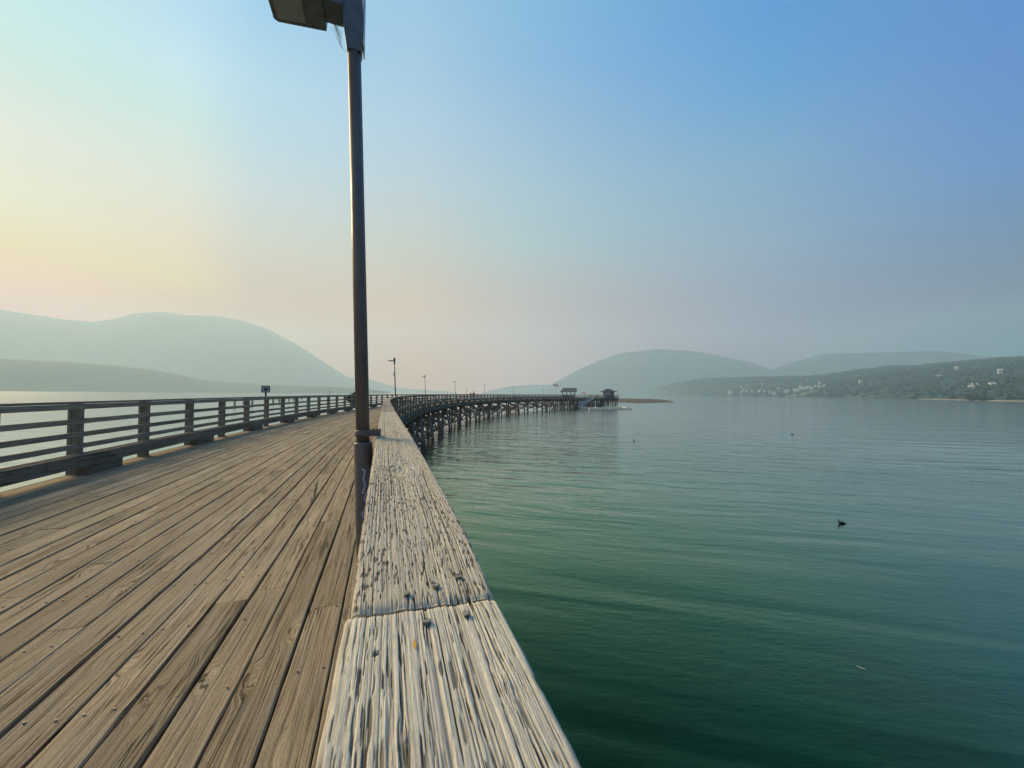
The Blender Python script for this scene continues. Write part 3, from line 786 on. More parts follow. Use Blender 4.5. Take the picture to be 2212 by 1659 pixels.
# ------------------------------------------------------------------ people
def skinned(name, mat, verts, edges, radii, parent, root=0):
    me = bpy.data.meshes.new(name); me.from_pydata(verts, edges, []); o = bpy.data.objects.new(name, me); COL.objects.link(o); o.parent = parent
    m = o.modifiers.new('skin', 'SKIN'); m.use_smooth_shade = True
    for i, r in enumerate(radii): me.skin_vertices[0].data[i].radius = (r, r) if not isinstance(r, tuple) else r
    me.skin_vertices[0].data[root].use_root = True
    ss = o.modifiers.new('sub', 'SUBSURF'); ss.levels = 1; ss.render_levels = 1
    me.materials.append(mat); return o
def person(loc, rz, h, label, shirt, trousers, stride=0.16, hairlong=False):
    t = thing('person', label, 'person', loc, rz); k = h / 1.75
    V = []; E = []; Rr = []
    def add(p, r, par=None):
        V.append(tuple(c * k for c in p)); Rr.append((r * k, r * k) if not isinstance(r, tuple) else (r[0] * k, r[1] * k)); i = len(V) - 1
        if par is not None: E.append((par, i))
        return i
    pel = add((0, 0, .95), (.14, .11)); wa = add((0, 0, 1.1), (.13, .095), pel); ch = add((0, 0, 1.3), (.165, .11), wa); ne = add((0, .01, 1.46), .055, ch)
    hd1 = add((0, .02, 1.56), (.07, .085), ne); hd2 = add((0, .02, 1.68), (.075, .09), hd1); add((0, .02, 1.735), (.045, .055), hd2)
    add((0, .115, 1.62), .012, hd1)
    for sx in (-1, 1):
        sh = add((sx * .19, 0, 1.41), .055, ch); el = add((sx * .25, -.03 * sx, 1.13), .042, sh); wr = add((sx * .25, .06 * sx + .06, .9), .028, el); pa = add((sx * .25, .07 * sx + .07, .85), (.018, .036), wr)
        for f, (fy, fl) in enumerate(((-.03, .065), (-.01, .08), (.01, .078), (.028, .06))):
            a = add((sx * .25, .08 * sx + .07 + fy, .80), .009, pa); add((sx * .24, .09 * sx + .075 + fy, .80 - fl), .007, a)
        th = add((sx * .24, .08 * sx + .125, .84), .01, pa); add((sx * .235, .09 * sx + .14, .80), .008, th)
        hp = add((sx * .09, 0, .88), .085, pel); kn = add((sx * .1, stride * sx * .5 + .03, .5), .06, hp); an = add((sx * .1, stride * sx, .1), .042, kn); add((sx * .1, stride * sx + .15, .045), (.04, .035), an)
    skinned('body', M['skin'], V, E, Rr, t)
    V2, E2, R2 = [], [], []
    def a2(p, r, par=None):
        V2.append(tuple(c * k for c in p)); R2.append((r[0] * k, r[1] * k) if isinstance(r, tuple) else (r * k, r * k)); i = len(V2) - 1
        if par is not None: E2.append((par, i))
        return i
    w0 = a2((0, 0, .92), (.16, .13)); w1 = a2((0, 0, 1.1), (.145, .11), w0); c1 = a2((0, 0, 1.31), (.18, .125), w1); a2((0, 0, 1.43), (.085, .075), c1)
    for sx in (-1, 1):
        sh = a2((sx * .19, 0, 1.41), .07, c1); a2((sx * .24, -.02 * sx, 1.17), .058, sh)
    skinned('shirt', shirt, V2, E2, R2, t)
    V2, E2, R2 = [], [], []
    w0 = a2((0, 0, .95), (.15, .12))
    for sx in (-1, 1):
        hp = a2((sx * .09, 0, .87), .10, w0); kn = a2((sx * .1, stride * sx * .5 + .03, .5), .075, hp); a2((sx * .1, stride * sx, .13), .058, kn)
    skinned('trousers', trousers, V2, E2, R2, t)
    V2, E2, R2 = [], [], []
    a = a2((0, -.02, 1.60), (.06, .06)); b = a2((0, -.005, 1.70), (.088, .095), a); a2((0, 0, 1.76), (.05, .06), b)
    if hairlong: a2((0, -.05, 1.50), (.05, .03), a)
    skinned('hair', M['hair'], V2, E2, R2, t)
    for sx in (-1, 1):
        mb = MB(); mb.tube([(sx * .03 * k, .098 * k, 1.655 * k), (sx * .03 * k, .106 * k, 1.655 * k)], [.011 * k, .007 * k], 8); mb.build('eye', M['black'], t)
    return t
pB = P(68, -1.0, DECK); pA = P(68, -1.8, DECK)
def on_deck(px, s_guess):
    best = min(((abs(1106 + FOC * P(q, -1.3).x / P(q, -1.3).y - px), q) for q in np.arange(s_guess - 20, s_guess + 20, 0.2)))
    return best[1]
q = on_deck(1023.7, 75); person(P(q, -1.3, DECK), -head(q), 1.80, 'taller walker in a blue grey shirt on the pier, right one of the walking pair', M['shirt_blue'], M['dark_cloth'])
q = on_deck(1017, 75); person(P(q, -1.3, DECK), -head(q) + .1, 1.62, 'shorter dark haired walker in a dusky top, left one of the walking pair', M['shirt_pink'], M['dark_cloth'], 0.12, True)
q = on_deck(1291, 150); person(P(q, -1.3, DECK), -head(q) + 2.0, 1.60, 'small dark clad figure at the railing left of the blue hut', M['dark_cloth'], M['dark_cloth'], 0.04)

# ------------------------------------------------------------------ shelters at the pier head
def s_at(px, off):
    return min(((abs(1106 + FOC * P(q, off).x / P(q, off).y - px), q) for q in np.arange(100, SEND + 5, 0.2)))[1]
q = s_at(1228, -3.0)
p = P(q, -3.0, DECK)
t = thing('open_shelter', 'open sided timber shelter with a grey shingled gable roof on the far pier', 'shelter', p, R(-4))
for ix, x in enumerate((-2.0, -0.7, 0.7, 2.0)):
    for y in (-1.4, 1.4):
        mb = MB(); mb.box((x - .09, y - .09, 0), (x + .09, y + .09, 2.25)); mb.build('post', M['rail'], t)
mb = MB()
def slab(mb, a, b, c, d, th):
    lo = [Vector(v) for v in (a, b, c, d)]; mb.prism([tuple(v - Vector((0, 0, th))) for v in lo], [tuple(v) for v in lo])
slab(mb, (-2.75, -2.1, 2.2), (2.55, -2.1, 2.2), (2.75, 0, 3.45), (-1.8, 0, 3.45), .12)
slab(mb, (-1.8, 0.002, 3.45), (2.75, 0.002, 3.45), (2.55, 2.1, 2.2), (-2.75, 2.1, 2.2), .12)
mb.build('roof', M['shingle'], t)
mb = MB(); mb.prism([(2.3, -1.6, 2.25), (2.3, 1.6, 2.25), (2.3, 0, 3.2)], [(2.36, -1.6, 2.25), (2.36, 1.6, 2.25), (2.36, 0, 3.2)]); mb.build('gable', M['outer'], t)
mb = MB(); mb.box((-1.9, 1.2, 0), (1.9, 1.3, 1.0)); mb.build('back_panel', M['rail'], t)
mb = MB(); mb.box((-1.3, 0.3, .42), (1.3, .75, .47)); [mb.box((x - .05, .35, 0), (x + .05, .7, .4195)) for x in (-1.1, 0, 1.1)]; mb.build('bench', M['rail'], t)

q = s_at(1314, -2.2); p = P(q, -2.2, DECK)
t = thing('hut', 'blue painted hut with a wide flared dark roof near the end of the pier', 'hut', p, R(-6))
mb = MB(); mb.box((-1.75, -1.6, 0), (1.95, 1.6, 2.35)); mb.build('wall', M['hutwall'], t)
mb = MB(); mb.box((-1.4, -1.66, 1.25), (0.85, -1.602, 2.2)); mb.build('shutter', M['hutpanel'], t)
mb = MB(); mb.box((1.05, -1.65, 0.05), (1.8, -1.602, 2.05)); dr = mb.build('door', M['outer'], t)
mb = MB(); mb.tube([(1.15, -1.69, 1.0), (1.15, -1.655, 1.0)], [0.03, 0.03], 8); mb.build('handle', M['galv'], dr)
def sqr(w, d, z, cx=0.1): return [(-w + cx, -d, z), (w + cx, -d, z), (w + cx, d, z), (-w + cx, d, z)]
mb = MB(); mb.prism(sqr(2.95, 2.6, 2.28), sqr(2.9, 2.55, 2.38)); mb.prism(sqr(2.9, 2.55, 2.3801), sqr(1.75, 1.5, 2.85)); mb.prism(sqr(1.75, 1.5, 2.8501), sqr(0.75, 0.06, 3.5)); mb.build('roof', M['shingle_blue'], t)

# red umbrella
q = s_at(1261, -4.0); p = P(q, -4.0, DECK)
t = thing('umbrella', 'faded red sun umbrella open on the pier right of the open shelter', 'umbrella', p)
mb = MB(); mb.tube([(0, 0, 0), (0, 0, 2.1)], [.025, .025], 8); mb.build('pole', M['white'], t)
mb = MB(); n = 8
for k in range(n):
    a, b = 2 * math.pi * k / n, 2 * math.pi * (k + 1) / n; i = len(mb.v)
    mb.v += [(0, 0, 2.15), (1.0 * math.cos(a), 1.0 * math.sin(a), 1.72), (1.0 * math.cos(b), 1.0 * math.sin(b), 1.72), (0, 0, 2.12), (1.0 * math.cos(a), 1.0 * math.sin(a), 1.68), (1.0 * math.cos(b), 1.0 * math.sin(b), 1.68)]
    for f in ([i, i + 1, i + 2], [i + 5, i + 4, i + 3], [i + 1, i + 4, i + 5, i + 2]): mb.quadface(f, [(0, 0)] * len(f))
mb.build('canopy', M['red'], t)

# flagpole
q = s_at(1196, -W - 0.2) if False else min(((abs(1106 + FOC * P(z_, -W - .2).x / P(z_, -W - .2).y - 1196), z_) for z_ in np.arange(90, SEND, .2)))[1]
p = P(q, -W - 0.2, 0); D_ = p.y; ztop = at_d(1196, 829, D_).z
t = thing('flagpole', 'tall thin flagpole with a small red and white flag on the far pier', 'flagpole', (p.x, p.y, 0))
mb = MB(); mb.tube([(0, 0, DECK - .4), (0, 0, ztop)], [.05, .03], 8); mb.build('pole', M['white'], t)
mb = MB(); fl = [0.0, .35, 1.05, 1.4]
def fz(x): return 0.06 * math.sin(x * 4)
for (a, b, w) in ((0.0, .35, 'red'), (1.05, 1.4, 'red'), (.35, 1.05, 'white')):
    mb = MB(); z1, z0 = ztop - .05, ztop - .75
    mb.prism([(a, fz(a), z0 - a * .1), (a, fz(a) + .01, z0 - a * .1), (a, fz(a) + .01, z1 - a * .1), (a, fz(a), z1 - a * .1)], [(b, fz(b), z0 - b * .1), (b, fz(b) + .01, z0 - b * .1), (b, fz(b) + .01, z1 - b * .1), (b, fz(b), z1 - b * .1)])
    mb.build('flag_panel', M[w], t)
mb = MB(); c = (.7, ztop - .47); pts = []
for k in range(11):
    a = math.pi / 2 + 2 * math.pi * k / 11; r_ = .22 if k % 2 == 0 else .1; pts.append((c[0] + r_ * math.cos(a), c[1] + r_ * math.sin(a)))
mb.prism([(x, fz(x) - .02, z) for x, z in pts], [(x, fz(x) - .005, z) for x, z in pts]); mb.build('leaf_emblem', M['red'], t)

# gangway and float
top = P(s_at(1279, 0.12), 0.35, DECK); 
botD = 128.0; bot = at_d(1250, 881, botD); bot.z = 0.45
t = thing('gangway', 'pale metal gangway sloping from the pier down to the float', 'gangway')
d = (bot - top); L_ = d.length; dn = d.normalized(); sd = dn.cross(Vector((0, 0, 1))).normalized() * 0.6
mb = MB(); A = [top - sd - Vector((0, 0, .08)), top + sd - Vector((0, 0, .08)), top + sd, top - sd]; mb.prism(A, [a + d for a in A]); mb.build('walkway', M['galv'], t)
for sg in (-1, 1):
    mb = MB(); b0 = top + sd * sg * 1.03
    for hh in (1.05, .55, .05): mb.tube([b0 + Vector((0, 0, hh)), b0 + d + Vector((0, 0, hh))], [.045, .045], 6)
    nn = 8
    for k in range(nn + 1):
        a = b0 + d * k / nn; mb.tube([a, a + Vector((0, 0, 1.05))], [.045, .045], 6)
        if k < nn: mb.tube([a + Vector((0, 0, 0 if k % 2 else 1.05)), b0 + d * (k + 1) / nn + Vector((0, 0, 1.05 if k % 2 else 0))], [.03, .03], 6)
    mb.build('handrail', M['galv'], t)
t = thing('float_dock', 'low pale timber float lying on the water below the end of the pier', 'floating dock')
def fl_box(pa, pb, wid, z0, z1, nm='platform'):
    a = Vector((pa.x, pa.y, 0)); b = Vector((pb.x, pb.y, 0)); dd = (b - a).normalized(); sdd = Vector((-dd.y, dd.x, 0)) * wid / 2
    A = [a - sdd + Vector((0, 0, z0)), a + sdd + Vector((0, 0, z0)), a + sdd + Vector((0, 0, z1)), a - sdd + Vector((0, 0, z1))]
    mb = MB(); mb.prism(A, [v + (b - a) for v in A], .5, 0, (b - a).length, 0); return mb.build(nm, M['drywood'], t)
fl_box(at_d(1254, 883, 125), at_d(1290, 883, 125), 2.2, .05, .42)
fl_box(at_d(1272, 886, 120.5), at_d(1362, 886, 122), 1.6, .0, .40)
fl_box(at_d(1296, 881, 131), at_d(1356, 881, 133), 1.8, .05, .46)
fl_box(at_d(1349, 884, 121.5), at_d(1349, 882, 133), 1.5, .1, .38)
fl_box(at_d(1287, 884, 121.8), at_d(1287, 884, 133), 1.6, .1, .37)
mb = MB(); c_ = at_d(1294, 880, 127); mb.box((c_.x - .6, c_.y - .5, .38), (c_.x + .6, c_.y + .5, 1.25)); tag(mb.build('dock_box', M['navy']), 'small dark box standing on the pale float', 'box')

# moored boats seen between the piles
def boat(px, D, L, hull, label, cabin, rz):
    c = at_d(px, 880, D)
    t = thing('moored_boat', label, 'boat', (c.x, c.y, 0), rz)
    mb = MB(); sec = []
    for u in np.linspace(-.5, .5, 9):
        w = .85 * (1 - max(0, u * 2) ** 2.2) + .02; keel = -.15 + .35 * max(0, u * 2) ** 3; sh = .55 + .25 * max(0, u)
        sec.append([(u * L, -w, sh), (u * L, -w * .75, .1), (u * L, 0, keel), (u * L, w * .75, .1), (u * L, w, sh), (u * L, w * .85, sh - .02), (u * L, 0, .2 + keel * .2), (u * L, -w * .85, sh - .02)])
    for a, b in zip(sec, sec[1:]): mb.prism(a, b, caps=(a is sec[0] or b is sec[-1]))
    mb.build('hull', hull, t)
    if cabin:
        mb = MB(); mb.prism([(-.2 * L, -.55, .55), (.2 * L, -.45, .55), (.2 * L, .45, .55), (-.2 * L, .55, .55)], [(-.18 * L, -.5, 1.25), (.08 * L, -.4, 1.25), (.08 * L, .4, 1.25), (-.18 * L, .5, 1.25)]); mb.build('cabin', M['white'], t)
        mb = MB(); mb.box((-.52 * L, -.15, .3), (-.5 * L - .002, .15, .95)); mb.build('outboard_motor', M['black'], t)
    else:
        for u in (-.2, .12):
            mb = MB(); mb.box((u * L - .12, -.6, .42), (u * L + .12, .6, .47)); mb.build('thwart', M['drywood'], t)
boat(1055, 114, 5.2, M['navy'], 'dark hulled motorboat with a white cabin moored behind the pier piles', True, R(10))
boat(1103, 121, 4.2, M['orange'], 'orange hulled open boat moored behind the pier piles', False, R(-15))

# ------------------------------------------------------------------ old pile stumps left of the pier
ctl = [(482, 128), (507, 138), (527, 146), (545, 155), (575, 170), (590, 183), (603, 197), (614, 212), (624, 226), (634, 240), (643, 257), (652, 275)]
for i, (px, D) in enumerate(ctl):
    t = thing('pile_bent', 'pair of old leaning timber piles in the bright water beyond the left railing', 'pilings', (at_d(px, 870, D).x, D, 0), R(-50), 'old pile pairs in the water left of the pier')
    for sx in (-1, 1):
        mb = MB(); mb.tube([(sx * 1.5 + random.uniform(-.2, .2), 0, -1.5), (sx * .85, 0, 1.95 + random.uniform(-.1, .1))], [.27, .22], 8, random.random()); mb.build('pile', M['pile'], t)
    if i % 3 != 1:
        mb = MB(); mb.box((-1.4, -.18, 1.95), (1.4, .18, 2.3)); mb.build('pile_cap', M['pile'], t)

# channel markers
for px, py, D, lb in ((713, 838, 210, 'thin channel marker post in the water left of the planter'), (966, 845, 260, 'thin marker post beyond the pier between the third and fourth lamp posts'), (1008, 840, 240, 'slim dark marker pole behind the two walkers')):
    a = at_d(px, py, D); t = thing('marker_post', lb, 'marker post', (a.x, a.y, 0))
    mb = MB(); mb.tube([(0, 0, -1), (0, 0, a.z)], [.14, .10], 8); mb.build('pole', M['pile'], t)
    mb = MB(); mb.box((-.3, -.03, a.z - .75), (.3, -.145 + .0, a.z - .25)) if False else mb.box((-.28, -.17, a.z - .8), (.28, -.13, a.z - .3)); mb.build('board', M['galv'], t)

# ------------------------------------------------------------------ birds and a floating feather
def duck(px, py, k, label, rz):
    c = at_z(px, py, 0.0)
    t = thing('water_bird', label, 'bird', (c.x, c.y, 0), rz)
    V = [(-.13, 0, .015), (-.06, 0, .035), (.03, 0, .04), (.10, 0, .035), (.125, 0, .085), (.13, 0, .135), (.15, 0, .155), (-.20, 0, .015)]
    V = [tuple(c * k for c in v) for v in V]
    skinned('body', M['feather_dark'], V, [(0, 1), (1, 2), (2, 3), (3, 4), (4, 5), (5, 6), (0, 7)], [(r * k, q * k) for r, q in ((.03, .02), (.055, .038), (.06, .042), (.04, .035), (.017, .017), (.016, .016), (.024, .022), (.01, .006))], t, 2)
    mb = MB(); mb.tube([(.165 * k, 0, .157 * k), (.215 * k, 0, .148 * k)], [.009 * k, .003 * k], 6); mb.build('bill', M['feather_grey'], t)
    return t
duck(1818, 1131, 1.0, 'dark long necked water bird swimming alone on the green water', R(188))
duck(1370, 952.5, 1.0, 'small dark bird on the water below the end of the pier', R(95))
duck(1712, 939, 1.1, 'distant small dark bird on the open water under the far shore houses', R(185))
c = at_d(1466, 784, 95)
t = thing('gull', 'dark winged gull gliding in front of the hazy round hill', 'bird', c, R(15)); t.rotation_euler = (R(0), R(12), R(15))
mb = MB()
for sx in (-1, 1):
    pts = [(0, 0, 0), (sx * .22, .03, .05), (sx * .46, -.08, -.04)]; ch_ = [.14, .13, .03]
    for (a, ca), (b, cb) in zip(zip(pts, ch_), zip(pts[1:], ch_[1:])):
        mb.prism([(a[0], a[1] - ca / 2, a[2]), (a[0], a[1] + ca / 2, a[2]), (a[0], a[1] + ca / 2, a[2] + .018), (a[0], a[1] - ca / 2, a[2] + .018)][::sx], [(b[0], b[1] - cb / 2, b[2]), (b[0], b[1] + cb / 2, b[2]), (b[0], b[1] + cb / 2, b[2] + .014), (b[0], b[1] - cb / 2, b[2] + .014)][::sx])
mb.build('wings', M['feather_grey'], t)
mb = MB(); mb.tube([(0, .24, 0), (0, .2, .01), (0, .1, 0), (0, -.05, 0), (0, -.2, 0), (0, -.28, 0)], [.008, .03, .05, .05, .025, .04], 8, squash=.8); mb.build('body', M['feather_pale'], t)
a = at_z(1850, 1438, 0.012); b = at_z(1872, 1447, 0.012); mb = MB()
mb.tube([a, a.lerp(b, .3), a.lerp(b, .7), b], [(.002, .001), (.006, .002), (.008, .002), (.002, .001)], 8); tag(mb.build('feather', M['feather_pale']), 'single white feather floating on the dark water', 'feather')

# ------------------------------------------------------------------ water
def watermat():
    t = NT('lake_water')
    pos = t.n('ShaderNodeNewGeometry').outputs['Position']
    rot = t.n('ShaderNodeMapping'); t.put(rot.inputs['Vector'], pos); rot.inputs['Rotation'].default_value = (0, 0, R(14))
    v = rot.outputs[0]
    swell = t.noise(t.scale(v, 0.07, 0.42), 1.0, 2.0, 0.5, 0.6)
    rip = t.noise(t.scale(v, 0.9, 3.2), 1.0, 5.0, 0.62, 0.3)
    rip2 = t.noise(t.scale(pos, 3.0, 9.0), 1.0, 2.0, 0.5)
    calm = t.noise(t.scale(pos, 0.03, 0.05), 1.0, 2.0, 0.5)
    amp = t.ramp(calm, [(0.35, 0.25), (0.65, 1.0)])
    sp = t.n('ShaderNodeSeparateXYZ'); t.put(sp.inputs[0], pos)      # water is choppier round the piles
    nearp = t.math('MULTIPLY', t.math('DIVIDE', t.math('SUBTRACT', 42.0, sp.outputs[0]), 44.0, None, True), t.math('DIVIDE', t.math('SUBTRACT', sp.outputs[1], 9.0), 18.0, None, True))
    nearp = t.math('MULTIPLY', nearp, t.math('DIVIDE', t.math('ADD', sp.outputs[0], 14.0), 7.0, None, True))
    amp = t.math('MULTIPLY', amp, t.math('ADD', 1.0, t.math('MULTIPLY', nearp, 1.0)))
    chop = t.math('MULTIPLY', t.noise(t.scale(v, 0.26, 1.0), 1.0, 3.0, 0.5, 0.5), t.math('MULTIPLY', nearp, 0.26))
    h0 = t.math('ADD', t.math('MULTIPLY', swell, 0.10), t.math('MULTIPLY', t.math('ADD', t.math('MULTIPLY', rip, 0.017), t.math('MULTIPLY', rip2, 0.008)), amp))
    h = t.math('ADD', h0, chop)
    nb = t.bump(h, 1.0, 1.0)
    col = t.mix(t.noise(t.scale(pos, 0.25, 0.4), 1.0, 2.0), (0.0008, 0.010, 0.0045), (0.0015, 0.018, 0.008))
    col = t.mix(t.ramp(t.noise(t.scale(pos, 0.22, 0.5), 1.0, 5.0, 0.7), [(0.5, 0.0), (0.62, 0.8)]), col, (0.0035, 0.0035, 0.002))
    lw = t.n('ShaderNodeLayerWeight'); lw.inputs['Blend'].default_value = 0.5; t.put(lw.inputs['Normal'], nb)
    fr = t.math('ADD', 0.02, t.math('MULTIPLY', t.math('POWER', lw.outputs['Facing'], 2.65), 0.98), None, True)   # reflectance raised above Fresnel to brighten the water at low angles
    gc = t.ramp(fr, [(0.04, (0.17, 0.50, 0.19)), (0.26, (0.62, 0.90, 0.57)), (0.55, (0.84, 1.0, 0.86)), (0.85, (1.0, 1.0, 1.0))])
    df = t.n('ShaderNodeBsdfDiffuse'); t.put(df.inputs[0], col); t.put(df.inputs['Normal'], nb)
    gl = t.n('ShaderNodeBsdfGlossy'); t.put(gl.inputs['Color'], gc); gl.inputs['Roughness'].default_value = 0.1; t.put(gl.inputs['Normal'], nb)
    mx = t.n('ShaderNodeMixShader'); t.put(mx.inputs[0], fr); t.t.links.new(df.outputs[0], mx.inputs[1]); t.t.links.new(gl.outputs[0], mx.inputs[2])
    t.t.links.new(mx.outputs[0], t.out.inputs[0]); return t.m
M['water'] = watermat()
me = bpy.data.meshes.new('water'); Q = 9000
ring = [-Q, -1000, -300, -100, 100, 300, 1000, 3000, Q]
vs = [(x * (4380 / 9000 if abs(x) > 3500 else 1), max(-1480, y * (4970 / 9000 if y > 3500 else 1)), 0) for y in ring for x in ring]; n = len(ring)
me.from_pydata(vs, [], [[j * n + i, j * n + i + 1, (j + 1) * n + i + 1, (j + 1) * n + i] for j in range(n - 1) for i in range(n - 1)])
me.materials.append(M['water']); o = bpy.data.objects.new('water', me); COL.objects.link(o); tag(o, 'green lake water with fine ripples', 'water', kind='structure')

# ------------------------------------------------------------------ hills
def hillmat(name, a, b, meadow=None, sc=0.02):
    t = NT(name); pos = t.n('ShaderNodeNewGeometry').outputs['Position']
    f = t.noise(pos, sc, 6.0, 0.65); col = t.ramp(f, [(0.35, a), (0.65, b)])
    if meadow:
        g = t.noise(t.scale(pos, 1, 1, 2.5), 0.0045, 3.0, 0.6); z = t.n('ShaderNodeSeparateXYZ'); t.put(z.inputs[0], pos)
        low = t.ramp(t.math('DIVIDE', z.outputs[2], 120.0), [(0.0, 1.0), (0.5, 0.6), (1.0, 0.0)])
        m_ = t.math('MULTIPLY', t.ramp(g, [(0.60, 0.0), (0.66, 1.0)]), low)
        col = t.mix(t.math('MULTIPLY', m_, 0.8), col, meadow)
    return t.bsdf(col, 0.95, None, 0, 0.05)
M['hill'] = hillmat('wooded_hill', (0.016, 0.028, 0.024), (0.035, 0.052, 0.042), None, 0.01)
M['hillnear'] = hillmat('wooded_near_hill', (0.02, 0.042, 0.034), (0.04, 0.072, 0.055), (0.17, 0.17, 0.13), 0.02)
def hill(name, label, pts, mat, nx=260, nt=26, seed=1, rough=2.0, slant=None):
    """pts: (px, ridge py, ridge depth, shore depth)"""
    pts = np.array(pts, float)
    if slant:
        for r_ in pts:
            k_ = math.sqrt(1 + ((r_[0] - 1106) / FOC) ** 2); r_[2] = slant[0] / k_; r_[3] = slant[1] / k_
    X = np.linspace(pts[0, 0], pts[-1, 0], nx)
    py = np.interp(X, pts[:, 0], pts[:, 1]); Dr = np.interp(X, pts[:, 0], pts[:, 2]); Ds = np.interp(X, pts[:, 0], pts[:, 3])
    ker = np.ones(5) / 5; pys = np.convolve(np.pad(py, 2, mode='edge'), ker, 'valid')
    vs = []; ts = list(np.linspace(0, 1, nt)) + [1.06, 1.3, 2.0]
    for j, tt in enumerate(ts):
        for i in range(nx):
            r = ray(float(X[i]), float(pys[i])); az = r.x; el = max(r.z, 0.0004)
            D = Ds[i] + (Dr[i] - Ds[i]) * tt
            if tt <= 1:
                g = math.sin(tt * math.pi / 2) ** 0.9
                nz = float(vnoise(np.array([D * .004 * 2 + seed]), np.array([az * D * .004 + seed]), seed)[0]) - .5
                g = g * (1 + 0.45 * nz * (1 - tt)) * (1 if tt < 1 else 1)
                z = EYE * min(1, tt * 3) * 1.0 + el * D * min(g, 1.0)
                if tt == 0: z = -1.0
                if tt >= 0.999: z += rough * (random.random() - .5)
            else: z = max(-2, (EYE + el * Dr[i]) * (1 - ((tt - 1) / 1.0) ** 0.8) - 1)
            vs.append((az * D, D, z))
    fs = [[j * nx + i, j * nx + i + 1, (j + 1) * nx + i + 1, (j + 1) * nx + i] for j in range(len(ts) - 1) for i in range(nx - 1)]
    me = bpy.data.meshes.new(name); me.from_pydata(vs, [], fs); me.materials.append(mat)
    me.polygons.foreach_set('use_smooth', [True] * len(fs)); me.update()
    o = bpy.data.objects.new(name, me); COL.objects.link(o); tag(o, label, 'hill', kind='structure')
    return o, vs, fs, nx, nt
hill('far_hill', 'large hazy rounded mountain rising behind the left railing', [(-240, 657, 4300, 3300), (0, 668, 4300, 3300), (130, 689, 4300, 3300), (200, 695, 4300, 3300), (240, 690, 4300, 3300), (290, 677, 4300, 3300), (345, 673, 4300, 3300), (400, 680, 4300, 3300),
      (470, 683, 4300, 3300), (530, 694, 4300, 3300), (580, 712, 4300, 3300), (640, 743, 4300, 3300), (700, 782, 4300, 3400), (740, 808, 4300, 3600), (775, 828, 4300, 3900), (815, 848, 4300, 4200)], M['hill'], seed=3, slant=(4500, 3700), rough=7, nx=420)
hill('wooded_ridge', 'lower hazy wooded ridge along the left shore', [(-240, 764, 2500, 2200), (0, 775, 2550, 2300), (150, 782, 2600, 2350), (250, 790, 2650, 2400), (340, 800, 2700, 2450), (400, 812, 2750, 2500), (450, 822, 2800, 2550),
      (520, 827, 2850, 2600), (620, 832, 2900, 2700), (720, 836, 3000, 2800), (790, 840, 3050, 2950), (840, 846.5, 3100, 3050)], M['hill'], seed=5, rough=5, slant=(2450, 2150))
hill('far_hill', 'small faint hump of hill behind the second lamp post', [(700, 815, 5200, 4600), (770, 815, 5200, 4600), (800, 819, 5200, 4600), (830, 829, 5200, 4600), (860, 838, 5300, 4800), (930, 843, 5500, 5000), (990, 848, 5600, 5400)], M['hill'], seed=7, slant=(4850, 4500))
hill('far_hill', 'low faint hill in the centre behind the pier', [(1040, 849, 5300, 5100), (1062, 843, 5200, 4800), (1098, 835, 5200, 4700), (1148, 831, 5200, 4700), (1195, 831, 5200, 4700), (1260, 838, 5200, 4700)], M['hill'], seed=9, slant=(4850, 4500))
hill('far_hill', 'round topped hazy hill behind the end of the pier', [(1180, 836, 3900, 3500), (1206, 822, 3900, 3400), (1251, 798, 3900, 3300), (1294, 778.6, 3900, 3200), (1340, 763, 3900, 3200), (1415, 754, 3900, 3200), (1488, 757, 3900, 3200),
      (1560, 770, 3900, 3200), (1621, 783, 3900, 3200), (1650, 792, 3900, 3200), (1675, 803, 3900, 3200), (1700, 814, 3900, 3200), (1760, 838, 3900, 3300)], M['hill'], seed=13, slant=(4500, 3900), rough=8, nx=420)
hill('far_hill', 'faintest long flat hill on the right behind the wooded shore', [(1600, 835, 5000, 4400), (1668, 797, 5000, 4300), (1693, 788, 5000, 4300), (1740, 776, 5000, 4300), (1776, 765, 5000, 4300), (1884, 761.5, 5000, 4300), (2028, 758.7, 5000, 4300),
      (2085, 764, 5000, 4300), (2121, 770.5, 5000, 4300), (2300, 780, 5000, 4300), (2440, 785, 5000, 4300)], M['hill'], seed=17, slant=(4700, 4100))
G = [(1380, 854, 3350, 3300), (1400, 847, 3150, 2950), (1416, 840, 3000, 2700), (1463, 828, 2700, 2200), (1516, 819, 2450, 1850), (1617, 816, 2200, 1480), (1740, 814.5, 1950, 1120), (1776, 812, 1900, 1040), (1837, 803, 1800, 900), (1920, 793, 1700, 760),
     (1977, 793, 1600, 680), (2028, 787.5, 1500, 610), (2157, 777, 1300, 470), (2212, 775, 1250, 425), (2500, 768, 1050, 300), (3000, 760, 900, 230)]
hg, gv, gf, gnx, gnt = hill('wooded_hill', 'wooded hillside with scattered houses along the right shore', G, M['hillnear'], nx=340, nt=40, seed=19, rough=5)
bvh = BVHTree.FromPolygons([Vector(v) for v in gv], gf)
